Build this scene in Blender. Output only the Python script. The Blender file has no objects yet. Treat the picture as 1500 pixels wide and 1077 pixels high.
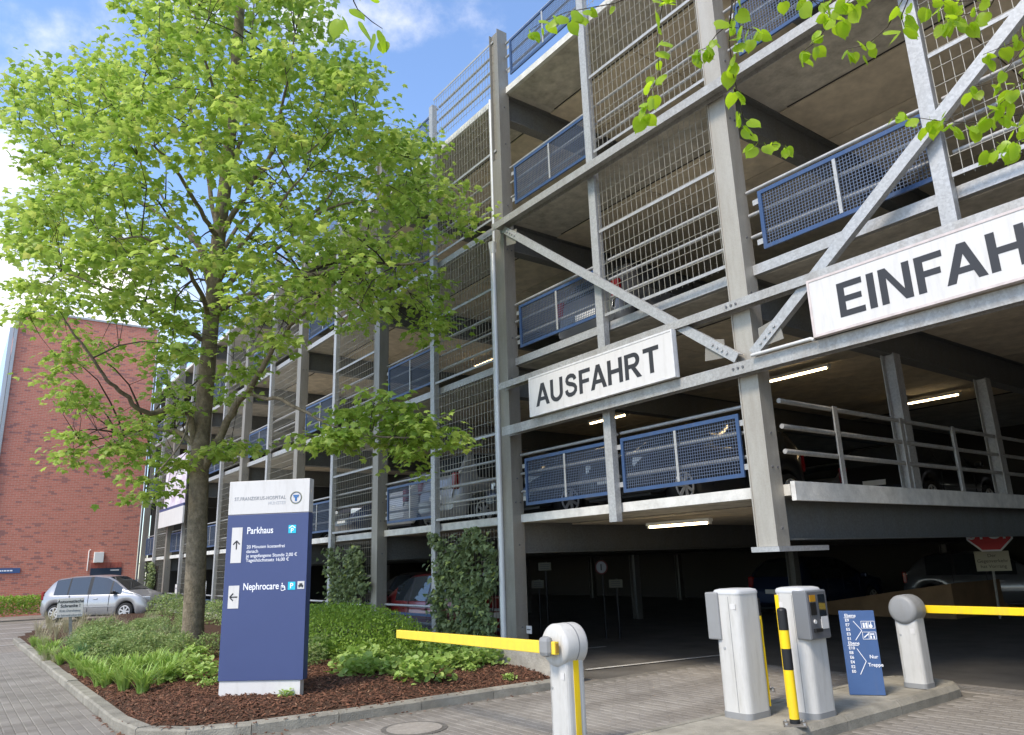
import bpy, bmesh, math, random
import numpy as np
from mathutils import Vector, Matrix
random.seed(7); rng = np.random.default_rng(7)
C = bpy.context.scene.collection
PI = math.pi
R = math.radians
# ------------------------------------------------------------------ camera
HC, CD, FP = 1.62, 7.5288, 1087.556
_pi, _ro, _ya = R(14.70798), R(-1.96372), R(53.09079)
_fw = Vector((-math.sin(_ya), math.cos(_ya), 0)); _rt = Vector((math.cos(_ya), math.sin(_ya), 0)); _up = Vector((0, 0, 1))
CF = _fw*math.cos(_pi)+_up*math.sin(_pi); _U = _up*math.cos(_pi)-_fw*math.sin(_pi)
CR = _rt*math.cos(_ro)+_U*math.sin(_ro); CU = _U*math.cos(_ro)-_rt*math.sin(_ro)
CO = Vector((0, -CD, HC))
cam = bpy.data.objects.new('camera', bpy.data.cameras.new('camera')); C.objects.link(cam)
M = Matrix((CR, CU, -CF)).transposed().to_4x4(); M.translation = CO
cam.matrix_world = M
cam.data.sensor_width = 36; cam.data.lens = FP/1500*36; cam.data.sensor_fit = 'HORIZONTAL'
cam.data.clip_start = .05; cam.data.clip_end = 2000
bpy.context.scene.camera = cam
# ------------------------------------------------------------------ light
SUN_EL, SUN_AZ = R(50), R(168)     # azimuth clockwise from +Y
sd = Vector((math.sin(SUN_AZ)*math.cos(SUN_EL), math.cos(SUN_AZ)*math.cos(SUN_EL), math.sin(SUN_EL)))
w = bpy.data.worlds.new('World'); bpy.context.scene.world = w; w.use_nodes = True
nt = w.node_tree; nt.nodes.clear()
def N(nt, t, **k):
    n = nt.nodes.new(t)
    for a, b in k.items():
        if a in n.inputs: n.inputs[a].default_value = b
        else: setattr(n, a, b)
    return n
sky = N(nt, 'ShaderNodeTexSky', sky_type='NISHITA', sun_disc=False, sun_elevation=SUN_EL, sun_rotation=SUN_AZ, air_density=1.0, dust_density=.6, ozone_density=2.5)
tc = N(nt, 'ShaderNodeTexCoord')
mp = N(nt, 'ShaderNodeMapping'); mp.inputs['Scale'].default_value = (1.0, 1.0, 1.3); mp.inputs['Location'].default_value = (.7, 2.34, -.26)
ns = N(nt, 'ShaderNodeTexNoise', noise_dimensions='3D', Scale=2.8, Detail=9.0, Roughness=.58, Distortion=.1)
rp = N(nt, 'ShaderNodeValToRGB'); rp.color_ramp.elements[0].position = .505; rp.color_ramp.elements[1].position = .73
rp.color_ramp.interpolation = 'EASE'
mx = N(nt, 'ShaderNodeMix', data_type='RGBA')
gm = N(nt, 'ShaderNodeMix', data_type='RGBA', blend_type='MULTIPLY'); gm.inputs[0].default_value = 1; gm.inputs[7].default_value = (.90, .93, .98, 1)
bg = N(nt, 'ShaderNodeBackground', Strength=.13); ow = N(nt, 'ShaderNodeOutputWorld')
L = nt.links.new
L(tc.outputs['Generated'], mp.inputs[0]); L(mp.outputs[0], ns.inputs['Vector']); L(ns.outputs[0], rp.inputs[0])
L(sky.outputs[0], gm.inputs[6]); L(gm.outputs[2], mx.inputs[6]); mx.inputs[7].default_value = (5.5, 5.15, 4.75, 1); L(rp.outputs[0], mx.inputs[0])
L(mx.outputs[2], bg.inputs[0]); L(bg.outputs[0], ow.inputs[0])
sun = bpy.data.lights.new('sun', 'SUN'); sun.energy = 1.5; sun.angle = R(14); sun.color = (1, .90, .76)
so = bpy.data.objects.new('sun', sun); C.objects.link(so); so.rotation_euler = sd.to_track_quat('Z', 'Y').to_euler()
so.location = (0, -20, 40)
vs = bpy.context.scene.view_settings; vs.view_transform = 'Standard'; vs.look = 'None'; vs.exposure = 1.43; vs.gamma = 1; vs.use_curve_mapping = False
# ------------------------------------------------------------------ pixel helpers (photo 1500x1077 -> place)
def ray(x, y): return CF+CR*((x-750)/FP)+CU*((538.5-y)/FP)
def atz(x, y, z):
    d = ray(x, y); return CO+d*((z-HC)/d.z)
def aty(x, y, Y):
    d = ray(x, y); return CO+d*((Y+CD)/d.y)
def atd(x, y, dep): return CO+ray(x, y)*dep
# ------------------------------------------------------------------ materials
def mat(name, col, rough=.6, metal=0., var=0., vscale=6., bump=0., bscale=60., spec=.4, col2=None, vec='Object', detail=6.):
    m = bpy.data.materials.new(name); m.use_nodes = True; t = m.node_tree; b = t.nodes['Principled BSDF']
    b.inputs['Base Color'].default_value = (*col, 1); b.inputs['Roughness'].default_value = rough; b.inputs['Metallic'].default_value = metal
    b.inputs['Specular IOR Level'].default_value = spec
    if var or bump:
        co = N(t, 'ShaderNodeTexCoord')
    if var:
        n = N(t, 'ShaderNodeTexNoise', Scale=vscale, Detail=detail, Roughness=.65); t.links.new(co.outputs[vec], n.inputs['Vector'])
        r = N(t, 'ShaderNodeValToRGB'); r.color_ramp.elements[0].position = .3; r.color_ramp.elements[1].position = .7
        c2 = col2 or tuple(min(1, c*(1+var)) for c in col); c1 = tuple(c*(1-var) for c in col)
        r.color_ramp.elements[0].color = (*c1, 1); r.color_ramp.elements[1].color = (*c2, 1)
        t.links.new(n.outputs[0], r.inputs[0]); t.links.new(r.outputs[0], b.inputs['Base Color'])
    if bump:
        n2 = N(t, 'ShaderNodeTexNoise', Scale=bscale, Detail=5.); t.links.new(co.outputs[vec], n2.inputs['Vector'])
        bp = N(t, 'ShaderNodeBump', Strength=bump, Distance=.02); t.links.new(n2.outputs[0], bp.inputs['Height']); t.links.new(bp.outputs[0], b.inputs['Normal'])
    return m
def per_object(m, amt):
    t = m.node_tree; b = t.nodes['Principled BSDF']; l = b.inputs['Base Color'].links[0].from_socket; o = N(t, 'ShaderNodeObjectInfo'); r = N(t, 'ShaderNodeMapRange'); r.inputs[3].default_value = 1-amt; r.inputs[4].default_value = 1+amt
    h = N(t, 'ShaderNodeHueSaturation'); t.links.new(o.outputs['Random'], r.inputs[0]); t.links.new(r.outputs[0], h.inputs['Value']); t.links.new(l, h.inputs['Color']); t.links.new(h.outputs[0], b.inputs['Base Color'])
def galv(name, base, dirt=(.16, .13, .095), amount=.5, spangle=45., lo=.84, hi=1.1):
    m = bpy.data.materials.new(name); m.use_nodes = True; t = m.node_tree; b = t.nodes['Principled BSDF']
    b.inputs['Roughness'].default_value = .5; b.inputs['Metallic'].default_value = .35
    co = N(t, 'ShaderNodeTexCoord'); v = N(t, 'ShaderNodeTexVoronoi', Scale=spangle); t.links.new(co.outputs['Object'], v.inputs['Vector'])
    mr = N(t, 'ShaderNodeMapRange'); mr.inputs[3].default_value = lo; mr.inputs[4].default_value = hi
    sp = N(t, 'ShaderNodeSeparateColor'); t.links.new(v.outputs['Color'], sp.inputs[0]); t.links.new(sp.outputs[0], mr.inputs[0])
    hs = N(t, 'ShaderNodeHueSaturation', Color=(*base, 1)); t.links.new(mr.outputs[0], hs.inputs['Value'])
    mp_ = N(t, 'ShaderNodeMapping'); mp_.inputs['Scale'].default_value = (2.5, 2.5, .5); t.links.new(co.outputs['Object'], mp_.inputs[0])
    n = N(t, 'ShaderNodeTexNoise', Scale=1.6, Detail=9., Roughness=.72); t.links.new(mp_.outputs[0], n.inputs['Vector'])
    r = N(t, 'ShaderNodeValToRGB'); r.color_ramp.elements[0].position = .42; r.color_ramp.elements[1].position = .75
    r.color_ramp.elements[1].color = (amount, amount, amount, 1)
    x = N(t, 'ShaderNodeMix', data_type='RGBA'); x.inputs[7].default_value = (*dirt, 1)
    t.links.new(n.outputs[0], r.inputs[0]); t.links.new(r.outputs[0], x.inputs[0]); t.links.new(hs.outputs[0], x.inputs[6]); t.links.new(x.outputs[2], b.inputs['Base Color'])
    rr = N(t, 'ShaderNodeMapRange'); rr.inputs[3].default_value = .38; rr.inputs[4].default_value = .65; t.links.new(n.outputs[0], rr.inputs[0]); t.links.new(rr.outputs[0], b.inputs['Roughness'])
    return m
def leafmat(name, c1, c2, c3=None, trans=.4, rough=.45, sat=1.05, val=1.4):
    m = bpy.data.materials.new(name); m.use_nodes = True; t = m.node_tree; b = t.nodes['Principled BSDF']
    g = N(t, 'ShaderNodeNewGeometry'); r = N(t, 'ShaderNodeValToRGB')
    r.color_ramp.elements[0].color = (*c1, 1); r.color_ramp.elements[1].color = (*c2, 1)
    if c3: e = r.color_ramp.elements.new(.93); e.color = (*c2, 1); r.color_ramp.elements[-1].color = (*c3, 1)
    t.links.new(g.outputs['Random Per Island'], r.inputs[0]); t.links.new(r.outputs[0], b.inputs['Base Color'])
    b.inputs['Roughness'].default_value = rough; b.inputs['Specular IOR Level'].default_value = .35
    tr = N(t, 'ShaderNodeBsdfTranslucent'); mm = N(t, 'ShaderNodeMixShader', Fac=trans)
    hs = N(t, 'ShaderNodeHueSaturation', Value=val, Saturation=sat); t.links.new(r.outputs[0], hs.inputs['Color']); t.links.new(hs.outputs[0], tr.inputs[0])
    o = t.nodes['Material Output']; t.links.new(b.outputs[0], mm.inputs[1]); t.links.new(tr.outputs[0], mm.inputs[2]); t.links.new(mm.outputs[0], o.inputs[0])
    return m
def emit(name, col, s):
    m = bpy.data.materials.new(name); m.use_nodes = True; b = m.node_tree.nodes['Principled BSDF']
    b.inputs['Base Color'].default_value = (*col, 1); b.inputs['Emission Color'].default_value = (*col, 1); b.inputs['Emission Strength'].default_value = s
    return m
def glass(name, col=(.02, .025, .03), rough=.04):
    m = mat(name, col, rough, 0, spec=.9); return m
MT = dict(
    steel=galv('weathered_steel', (.275, .255, .215), amount=.55, lo=.93, hi=1.05, spangle=90.), steel_lit=galv('lit_steel', (.41, .38, .325), amount=.4, lo=.95, hi=1.04, spangle=90.), zinc=galv('zinc', (.43, .43, .42), amount=.22), zinc_old=galv('old_zinc', (.42, .41, .385), amount=.5),
    beam=galv('beam_paint', (.17, .175, .17), amount=.35), blue=mat('blue_paint', (.040, .080, .175), .45, .1, .12, 3), bluegrille=mat('blue_grille', (.11, .14, .20), .5, .3),
    slab=mat('slab_concrete', (.48, .45, .385), .9, 0, .25, 2.2, .3, 25), ceil=mat('ceiling_panel', (.63, .545, .41), .85, 0, .22, 3., .15, 18), edge=mat('pale_edge', (.60, .585, .54), .75, 0, .2, 5, .2, 30),
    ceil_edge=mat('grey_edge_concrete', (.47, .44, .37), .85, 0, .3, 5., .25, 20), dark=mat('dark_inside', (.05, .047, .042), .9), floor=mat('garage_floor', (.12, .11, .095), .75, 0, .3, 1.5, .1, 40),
    white=mat('white_sign', (.62, .60, .57), .4, 0, .035, 2), letter=mat('black_letter', (.03, .03, .033), .5), wire=mat('wire', (.40, .375, .31), .5, .3),
    pale=mat('pale_housing', (.54, .525, .49), .38, 0, .05, 4), grey=mat('grey_plastic', (.25, .25, .245), .5, 0, .06, 4), dgrey=mat('dark_grey', (.12, .12, .125), .5), black=mat('black_plastic', (.012, .012, .013), .5),
    yellow=mat('yellow', (.86, .58, .01), .42, 0, .05, 4), yboom=mat('yellow_boom', (.84, .60, .055), .45, 0, .05, 4), navy=mat('navy_panel', (.052, .072, .175), .42, 0, .04, 2), navy2=mat('navy_board', (.055, .11, .25), .5, 0, .06, 5),
    cyan=mat('cyan', (.02, .50, .68), .5), text=mat('white_text', (.85, .85, .86), .5), greytext=mat('grey_text', (.22, .23, .25), .5), lgreytext=mat('light_grey_text', (.50, .51, .53), .5), red=mat('stop_red', (.60, .02, .03), .45),
    bark=mat('bark', (.23, .185, .13), .95, 0, .45, 9, .9, 28, .15, detail=10), twig=mat('twig', (.055, .042, .03), .9), ltwig=mat('linden_twig', (.06, .045, .03), .8),
    concrete=mat('kerb_concrete', (.27, .25, .205), .95, 0, .28, 4, .5, 60, .2, detail=10), wallc=mat('wall_concrete', (.42, .385, .32), .95, 0, .3, 3, .4, 30, .2), soil=mat('soil', (.075, .045, .03), 1, 0, .4, 25, .8, 40, .1),
    iron=mat('iron_lid', (.17, .155, .135), .7, .3, .3, 14, .5, 70), tyre=mat('tyre', (.018, .018, .019), .85), rim=mat('rim', (.46, .46, .46), .4, .2), cglass=glass('car_glass'), lampw=mat('lamp_glass', (.65, .68, .7), .12, .2), lampr=mat('tail_red', (.20, .008, .01), .2),
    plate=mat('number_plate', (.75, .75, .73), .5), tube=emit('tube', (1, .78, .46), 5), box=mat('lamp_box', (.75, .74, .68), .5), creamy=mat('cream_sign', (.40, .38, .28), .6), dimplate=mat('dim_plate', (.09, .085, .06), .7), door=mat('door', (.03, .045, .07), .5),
    pink=mat('banner', (.62, .42, .55), .6, 0, .35, 1.2, col2=(.8, .78, .8)), line=mat('road_line', (.52, .50, .46), .9, 0, .25, 9), zincpipe=mat('pale_pipe', (.62, .61, .58), .4, .2, .06, 3))
per_object(MT['ceil'], .10); per_object(MT['concrete'], .12); per_object(MT['wallc'], .08)
def grime(m, col, amt):
    t = m.node_tree; b = t.nodes['Principled BSDF']; l = b.inputs['Base Color'].links[0].from_socket; co = N(t, 'ShaderNodeTexCoord'); mp_ = N(t, 'ShaderNodeMapping'); mp_.inputs['Scale'].default_value = (9, 9, 1.3); n = N(t, 'ShaderNodeTexNoise', Scale=1.5, Detail=10., Roughness=.7)
    r = N(t, 'ShaderNodeValToRGB'); r.color_ramp.elements[0].position = .5; r.color_ramp.elements[1].position = .85; r.color_ramp.elements[1].color = (amt, amt, amt, 1); x = N(t, 'ShaderNodeMix', data_type='RGBA'); x.inputs[7].default_value = (*col, 1)
    t.links.new(co.outputs['Object'], mp_.inputs[0]); t.links.new(mp_.outputs[0], n.inputs['Vector']); t.links.new(n.outputs[0], r.inputs[0]); t.links.new(r.outputs[0], x.inputs[0]); t.links.new(l, x.inputs[6]); t.links.new(x.outputs[2], b.inputs['Base Color'])
for k_ in ('pale', 'yellow', 'yboom', 'white', 'grey', 'navy2', 'blue'): grime(MT[k_], (.20, .17, .12), .5 if k_ in ('pale', 'yellow') else .3)
MT['maple'] = leafmat('maple_leaf', (.20, .32, .04), (.46, .56, .12), (.52, .54, .14), .47, sat=1.0, val=1.35)
MT['linden'] = leafmat('linden_leaf', (.30, .46, .03), (.44, .58, .05), None, .6, .35)
MT['ivy'] = leafmat('ivy_leaf', (.09, .125, .045), (.24, .29, .12), (.42, .48, .12), .2, .5)
MT['hedge'] = leafmat('hedge_leaf', (.17, .28, .035), (.32, .44, .065), None, .3)
MT['herb'] = leafmat('herb_leaf', (.17, .25, .08), (.32, .39, .14), (.42, .38, .2), .3)
MT['grass'] = leafmat('grass_blade', (.22, .36, .06), (.40, .52, .14), None, .3)
MT['bluegrass'] = leafmat('blue_grass_blade', (.10, .20, .08), (.21, .33, .15), None, .3)
MT['heuch'] = leafmat('lime_leaf', (.25, .38, .07), (.44, .55, .17), None, .3)
MT['cover'] = leafmat('cover_leaf', (.13, .23, .04), (.27, .38, .08), None, .25)
MT['dryg'] = leafmat('dry_stem', (.34, .30, .17), (.50, .46, .30), None, .25)
MT['chips'] = leafmat('bark_chip', (.06, .028, .016), (.20, .088, .048), (.34, .20, .12), 0, .9)
MT['paver'] = None
def brickmat():
    m = bpy.data.materials.new('red_brick'); m.use_nodes = True; t = m.node_tree; b = t.nodes['Principled BSDF']; b.inputs['Roughness'].default_value = .9
    co = N(t, 'ShaderNodeTexCoord'); s = N(t, 'ShaderNodeSeparateXYZ'); a = N(t, 'ShaderNodeMath', operation='ADD'); c = N(t, 'ShaderNodeCombineXYZ')
    t.links.new(co.outputs['Object'], s.inputs[0]); t.links.new(s.outputs[0], a.inputs[0]); t.links.new(s.outputs[1], a.inputs[1]); t.links.new(a.outputs[0], c.inputs[0]); t.links.new(s.outputs[2], c.inputs[1])
    br = N(t, 'ShaderNodeTexBrick', Scale=1., offset=.5); br.inputs['Mortar Size'].default_value = .006; br.inputs['Brick Width'].default_value = .25; br.inputs['Row Height'].default_value = .0833; br.inputs['Mortar Smooth'].default_value = .2
    br.inputs['Color1'].default_value = (.60, .205, .135, 1); br.inputs['Color2'].default_value = (.51, .17, .11, 1); br.inputs['Mortar'].default_value = (.52, .37, .29, 1)
    t.links.new(c.outputs[0], br.inputs['Vector'])
    # dark clinker bricks: second brick grid used as a per-brick random
    b2 = N(t, 'ShaderNodeTexBrick', Scale=1., offset=.5); b2.inputs['Mortar Size'].default_value = 0; b2.inputs['Brick Width'].default_value = .25; b2.inputs['Row Height'].default_value = .0833
    b2.inputs['Color1'].default_value = (0, 0, 0, 1); b2.inputs['Color2'].default_value = (1, 1, 1, 1); b2.inputs['Bias'].default_value = 0.
    t.links.new(c.outputs[0], b2.inputs['Vector'])
    n = N(t, 'ShaderNodeTexNoise', Scale=.35, Detail=4.); t.links.new(c.outputs[0], n.inputs['Vector'])
    ad = N(t, 'ShaderNodeMath', operation='ADD'); sc = N(t, 'ShaderNodeMath', operation='MULTIPLY'); sc.inputs[1].default_value = .6
    t.links.new(n.outputs[0], sc.inputs[0]); t.links.new(b2.outputs[0], ad.inputs[0]); t.links.new(sc.outputs[0], ad.inputs[1])
    r = N(t, 'ShaderNodeValToRGB'); r.color_ramp.elements[0].position = .98; r.color_ramp.elements[1].position = 1.2; r.color_ramp.elements[1].position = 1.0
    r.color_ramp.elements[0].position = .93
    sub = N(t, 'ShaderNodeMath', operation='MULTIPLY'); sub.inputs[1].default_value = .82; t.links.new(ad.outputs[0], sub.inputs[0]); t.links.new(sub.outputs[0], r.inputs[0])
    r.color_ramp.elements[0].color = (0, 0, 0, 1); r.color_ramp.elements[1].color = (.8, .8, .8, 1)
    x = N(t, 'ShaderNodeMix', data_type='RGBA'); x.inputs[7].default_value = (.30, .14, .12, 1); t.links.new(r.outputs[0], x.inputs[0]); t.links.new(br.outputs[0], x.inputs[6])
    t.links.new(x.outputs[2], b.inputs['Base Color'])
    bp = N(t, 'ShaderNodeBump', Strength=.5, Distance=.01); t.links.new(br.outputs['Fac'], bp.inputs['Height']); bp.invert = True; t.links.new(bp.outputs[0], b.inputs['Normal'])
    return m
MT['brick'] = brickmat()
def pavemat(name, island):
    m = bpy.data.materials.new(name); m.use_nodes = True; t = m.node_tree; b = t.nodes['Principled BSDF']; b.inputs['Roughness'].default_value = .9; b.inputs['Specular IOR Level'].default_value = .25
    co = N(t, 'ShaderNodeTexCoord'); n = N(t, 'ShaderNodeTexNoise', Scale=.7, Detail=8., Roughness=.65); t.links.new(co.outputs['Object'], n.inputs['Vector'])
    st = N(t, 'ShaderNodeValToRGB'); st.color_ramp.elements[0].position = .3; st.color_ramp.elements[1].position = .72
    st.color_ramp.elements[0].color = (.74, .72, .69, 1); st.color_ramp.elements[1].color = (1.1, 1.08, 1.05, 1); t.links.new(n.outputs[0], st.inputs[0])
    x = N(t, 'ShaderNodeMix', data_type='RGBA', blend_type='MULTIPLY'); x.inputs[0].default_value = 1; t.links.new(st.outputs[0], x.inputs[7])
    if island:
        g = N(t, 'ShaderNodeNewGeometry'); r = N(t, 'ShaderNodeValToRGB'); r.color_ramp.elements[0].color = (.25, .232, .208, 1); r.color_ramp.elements[1].color = (.30, .28, .252, 1)
        t.links.new(g.outputs['Random Per Island'], r.inputs[0]); t.links.new(r.outputs[0], x.inputs[6])
    else:
        br = N(t, 'ShaderNodeTexBrick', Scale=1., offset=.5); br.inputs['Brick Width'].default_value = .2; br.inputs['Row Height'].default_value = .1; br.inputs['Mortar Size'].default_value = .004
        br.inputs['Color1'].default_value = (.29, .26, .225, 1); br.inputs['Color2'].default_value = (.25, .225, .19, 1); br.inputs['Mortar'].default_value = (.16, .14, .115, 1)
        t.links.new(co.outputs['Object'], br.inputs['Vector']); t.links.new(br.outputs[0], x.inputs[6])
    mp_ = N(t, 'ShaderNodeMapping'); mp_.inputs['Scale'].default_value = (1.3, .12, 1); n3 = N(t, 'ShaderNodeTexNoise', Scale=1.4, Detail=7., Roughness=.6); t.links.new(co.outputs['Object'], mp_.inputs[0]); t.links.new(mp_.outputs[0], n3.inputs['Vector'])
    r3 = N(t, 'ShaderNodeValToRGB'); r3.color_ramp.elements[0].position = .36; r3.color_ramp.elements[1].position = .56; r3.color_ramp.elements[0].color = (.76, .75, .74, 1); t.links.new(n3.outputs[0], r3.inputs[0])
    x3 = N(t, 'ShaderNodeMix', data_type='RGBA', blend_type='MULTIPLY'); x3.inputs[0].default_value = 1; t.links.new(x.outputs[2], x3.inputs[6]); t.links.new(r3.outputs[0], x3.inputs[7]); t.links.new(x3.outputs[2], b.inputs['Base Color'])
    n2 = N(t, 'ShaderNodeTexNoise', Scale=90., Detail=4.); t.links.new(co.outputs['Object'], n2.inputs['Vector']); bp = N(t, 'ShaderNodeBump', Strength=.35, Distance=.01)
    t.links.new(n2.outputs[0], bp.inputs['Height']); t.links.new(bp.outputs[0], b.inputs['Normal'])
    return m
MT['paver'] = pavemat('paver', True); MT['ground'] = pavemat('paving_ground', False)
# ------------------------------------------------------------------ object helpers
def tag(o, label=None, cat=None, group=None, kind=None):
    if label: o['label'] = label
    if cat: o['category'] = cat
    if group: o['group'] = group
    if kind: o['kind'] = kind
    return o
def thing(name, loc, label, cat, group=None, rz=0.):
    o = bpy.data.objects.new(name, None); C.objects.link(o); o.location = loc; o.rotation_euler = (0, 0, rz); o.empty_display_size = .1
    return tag(o, label, cat, group)
class MB:
    def __init__(s): s.v = []; s.f = []; s.sm = []
    def add(s, vs, fs, smooth=False):
        b = len(s.v); s.v += [tuple(p) for p in vs]; s.f += [tuple(b+i for i in f) for f in fs]; s.sm += [smooth]*len(fs); return s
    def box(s, x0, y0, z0, x1, y1, z1):
        if x0 > x1: x0, x1 = x1, x0
        if y0 > y1: y0, y1 = y1, y0
        if z0 > z1: z0, z1 = z1, z0
        return s.add([(x0, y0, z0), (x1, y0, z0), (x1, y1, z0), (x0, y1, z0), (x0, y0, z1), (x1, y0, z1), (x1, y1, z1), (x0, y1, z1)],
                     [(3, 2, 1, 0), (4, 5, 6, 7), (0, 1, 5, 4), (1, 2, 6, 5), (2, 3, 7, 6), (3, 0, 4, 7)])
    def obox(s, o, u, n, v, w, d, h):
        """box with centre o, axes u (width w), n (depth d), v (height h)"""
        o = Vector(o); u = Vector(u).normalized()*w/2; n = Vector(n).normalized()*d/2; v = Vector(v).normalized()*h/2
        p = [o+a*u+b*n+c*v for c in (-1, 1) for a, b in ((-1, -1), (1, -1), (1, 1), (-1, 1))]
        return s.add(p, [(3, 2, 1, 0), (4, 5, 6, 7), (0, 1, 5, 4), (1, 2, 6, 5), (2, 3, 7, 6), (3, 0, 4, 7)])
    def bar(s, a, b, n, w, d):
        a = Vector(a); b = Vector(b); v = (b-a); u = v.cross(Vector(n)).normalized(); return s.obox((a+b)/2, u, n, v, w, d, v.length)
    def tube(s, pts, rad, k=8, cap=True, smooth=True):
        pts = [Vector(p) for p in pts]; n = len(pts)
        if not hasattr(rad, '__len__'): rad = [rad]*n
        t0 = (pts[1]-pts[0]).normalized(); a = t0.orthogonal().normalized(); vs = []
        for i in range(n):
            t = (pts[min(i+1, n-1)]-pts[max(i-1, 0)]).normalized(); a = (a-t*a.dot(t)).normalized(); b = t.cross(a)
            vs += [pts[i]+(a*math.cos(2*PI*j/k)+b*math.sin(2*PI*j/k))*rad[i] for j in range(k)]
        fs = [(i*k+j, i*k+(j+1) % k, (i+1)*k+(j+1) % k, (i+1)*k+j) for i in range(n-1) for j in range(k)]
        s.add(vs, fs, smooth)
        if cap: s.add(vs[:k], [tuple(range(k))[::-1]]); s.add(vs[-k:], [tuple(range(k))])
        return s
    def prism(s, pts, z0, z1, top=True, smooth=False):
        n = len(pts); vs = [(p[0], p[1], z0) for p in pts]+[(p[0], p[1], z1) for p in pts]
        s.add(vs, [(i, (i+1) % n, n+(i+1) % n, n+i) for i in range(n)], smooth)
        s.add(vs[n:], [tuple(range(n))]); s.add(vs[:n], [tuple(range(n))[::-1]]); return s
    def loft(s, rings, smooth=True, cap=True):
        k = len(rings[0]); vs = [p for r in rings for p in r]
        s.add(vs, [(i*k+j, i*k+(j+1) % k, (i+1)*k+(j+1) % k, (i+1)*k+j) for i in range(len(rings)-1) for j in range(k)], smooth)
        if cap: s.add(rings[0], [tuple(range(k))[::-1]]); s.add(rings[-1], [tuple(range(k))])
        return s
    def build(s, name, m, parent=None, origin=None, bevel=0, kind=None):
        if origin is None: origin = parent.location if parent is not None and parent.type == 'EMPTY' else (0, 0, 0)
        if parent is not None and parent.type == 'MESH' and origin == (0, 0, 0): origin = parent.get('_o', (0, 0, 0))
        me = bpy.data.meshes.new(name); o3 = tuple(origin)
        me.from_pydata([(p[0]-o3[0], p[1]-o3[1], p[2]-o3[2]) for p in s.v], [], s.f)
        me.polygons.foreach_set('use_smooth', s.sm); me.materials.append(m); me.update()
        o = bpy.data.objects.new(name, me); C.objects.link(o); o.parent = parent
        if parent is None: o.location = o3
        _org[o.name] = o3
        if bevel:
            bv = o.modifiers.new('bevel', 'BEVEL'); bv.width = bevel; bv.segments = 2; bv.limit_method = 'ANGLE'
        if kind: o['kind'] = kind
        return o
_org = {}
def sub(mb, name, m, part, bevel=0, kind=None):      # a sub-part sharing its part's origin
    return mb.build(name, m, part, origin=_org[part.name], bevel=bevel, kind=kind)
def link(name, me, parent, loc=(0, 0, 0), rot=None, kind=None):
    o = bpy.data.objects.new(name, me); C.objects.link(o); o.parent = parent; o.location = loc; _org[o.name] = (0, 0, 0)
    if rot is not None: o.rotation_euler = rot
    if kind: o['kind'] = kind
    return o
def copy_tree(o, parent=None):
    c = o.copy(); C.objects.link(c); c.parent = parent
    for ch in list(o.children): copy_tree(ch, c)
    return c
def npmesh(name, verts, faces_flat, starts, m, parent=None, origin=(0, 0, 0), kind=None, smooth=False):
    me = bpy.data.meshes.new(name); verts = np.asarray(verts, np.float32)-np.asarray(origin, np.float32)
    me.vertices.add(len(verts)); me.vertices.foreach_set('co', verts.ravel())
    ff = np.asarray(faces_flat, np.int32); me.loops.add(len(ff)); me.loops.foreach_set('vertex_index', ff)
    st = np.asarray(starts, np.int32); me.polygons.add(len(st)); me.polygons.foreach_set('loop_start', st)
    me.polygons.foreach_set('use_smooth', np.full(len(st), smooth)); me.update(calc_edges=True); me.validate(); me.materials.append(m)
    o = bpy.data.objects.new(name, me); C.objects.link(o); o.parent = parent; _org[o.name] = tuple(origin)
    if parent is None: o.location = origin
    if kind: o['kind'] = kind
    return o
# leaf prototypes: (verts, tris), base at origin, tip along +y, facing +z
def fan(outline, cz=.0, centre=(0, .4)):
    v = [(centre[0], centre[1], cz)]+[(x, y, z) for x, y, z in outline]; n = len(outline)
    return np.array(v, float), np.array([(0, 1+i, 1+(i+1) % n) for i in range(n)])
MAPLE = fan([(0, 0, 0), (.20, .06, -.03), (.42, .02, -.10), (.36, .24, -.04), (.58, .50, -.12), (.30, .54, -.02), (.22, .66, -.04), (0, 1.0, -.12),
             (-.22, .66, -.04), (-.30, .54, -.02), (-.58, .50, -.12), (-.36, .24, -.04), (-.42, .02, -.10), (-.20, .06, -.03)], .05, (0, .36))
HEART = fan([(.02, .05, 0), (.12, -.01, -.01), (.26, .0, -.03), (.38, .09, -.06), (.45, .23, -.09), (.46, .40, -.1), (.41, .57, -.1), (.31, .72, -.1), (.17, .85, -.11), (.07, .92, -.13), (0, 1.04, -.18),
             (-.07, .92, -.13), (-.17, .85, -.11), (-.31, .72, -.1), (-.41, .57, -.1), (-.46, .40, -.1), (-.45, .23, -.09), (-.38, .09, -.06), (-.26, .0, -.03), (-.12, -.01, -.01), (-.02, .05, 0)], .02, (0, .42))
IVY = fan([(0, .03, 0), (.36, -.06, -.03), (.46, .28, -.06), (.24, .5, -.02), (0, 1, -.08), (-.24, .5, -.02), (-.46, .28, -.06), (-.36, -.06, -.03)], .05, (0, .32))
OVAL = fan([(0, 0, 0), (.24, .3, .03), (.2, .7, .03), (0, 1, -.05), (-.2, .7, .03), (-.24, .3, .03)], -.03, (0, .5))
ROUND = fan([(0, .1, 0), (.3, -.02, .04), (.5, .3, .06), (.4, .72, .02), (0, .95, -.02), (-.4, .72, .02), (-.5, .3, .06), (-.3, -.02, .04)], -.04, (0, .4))
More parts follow.
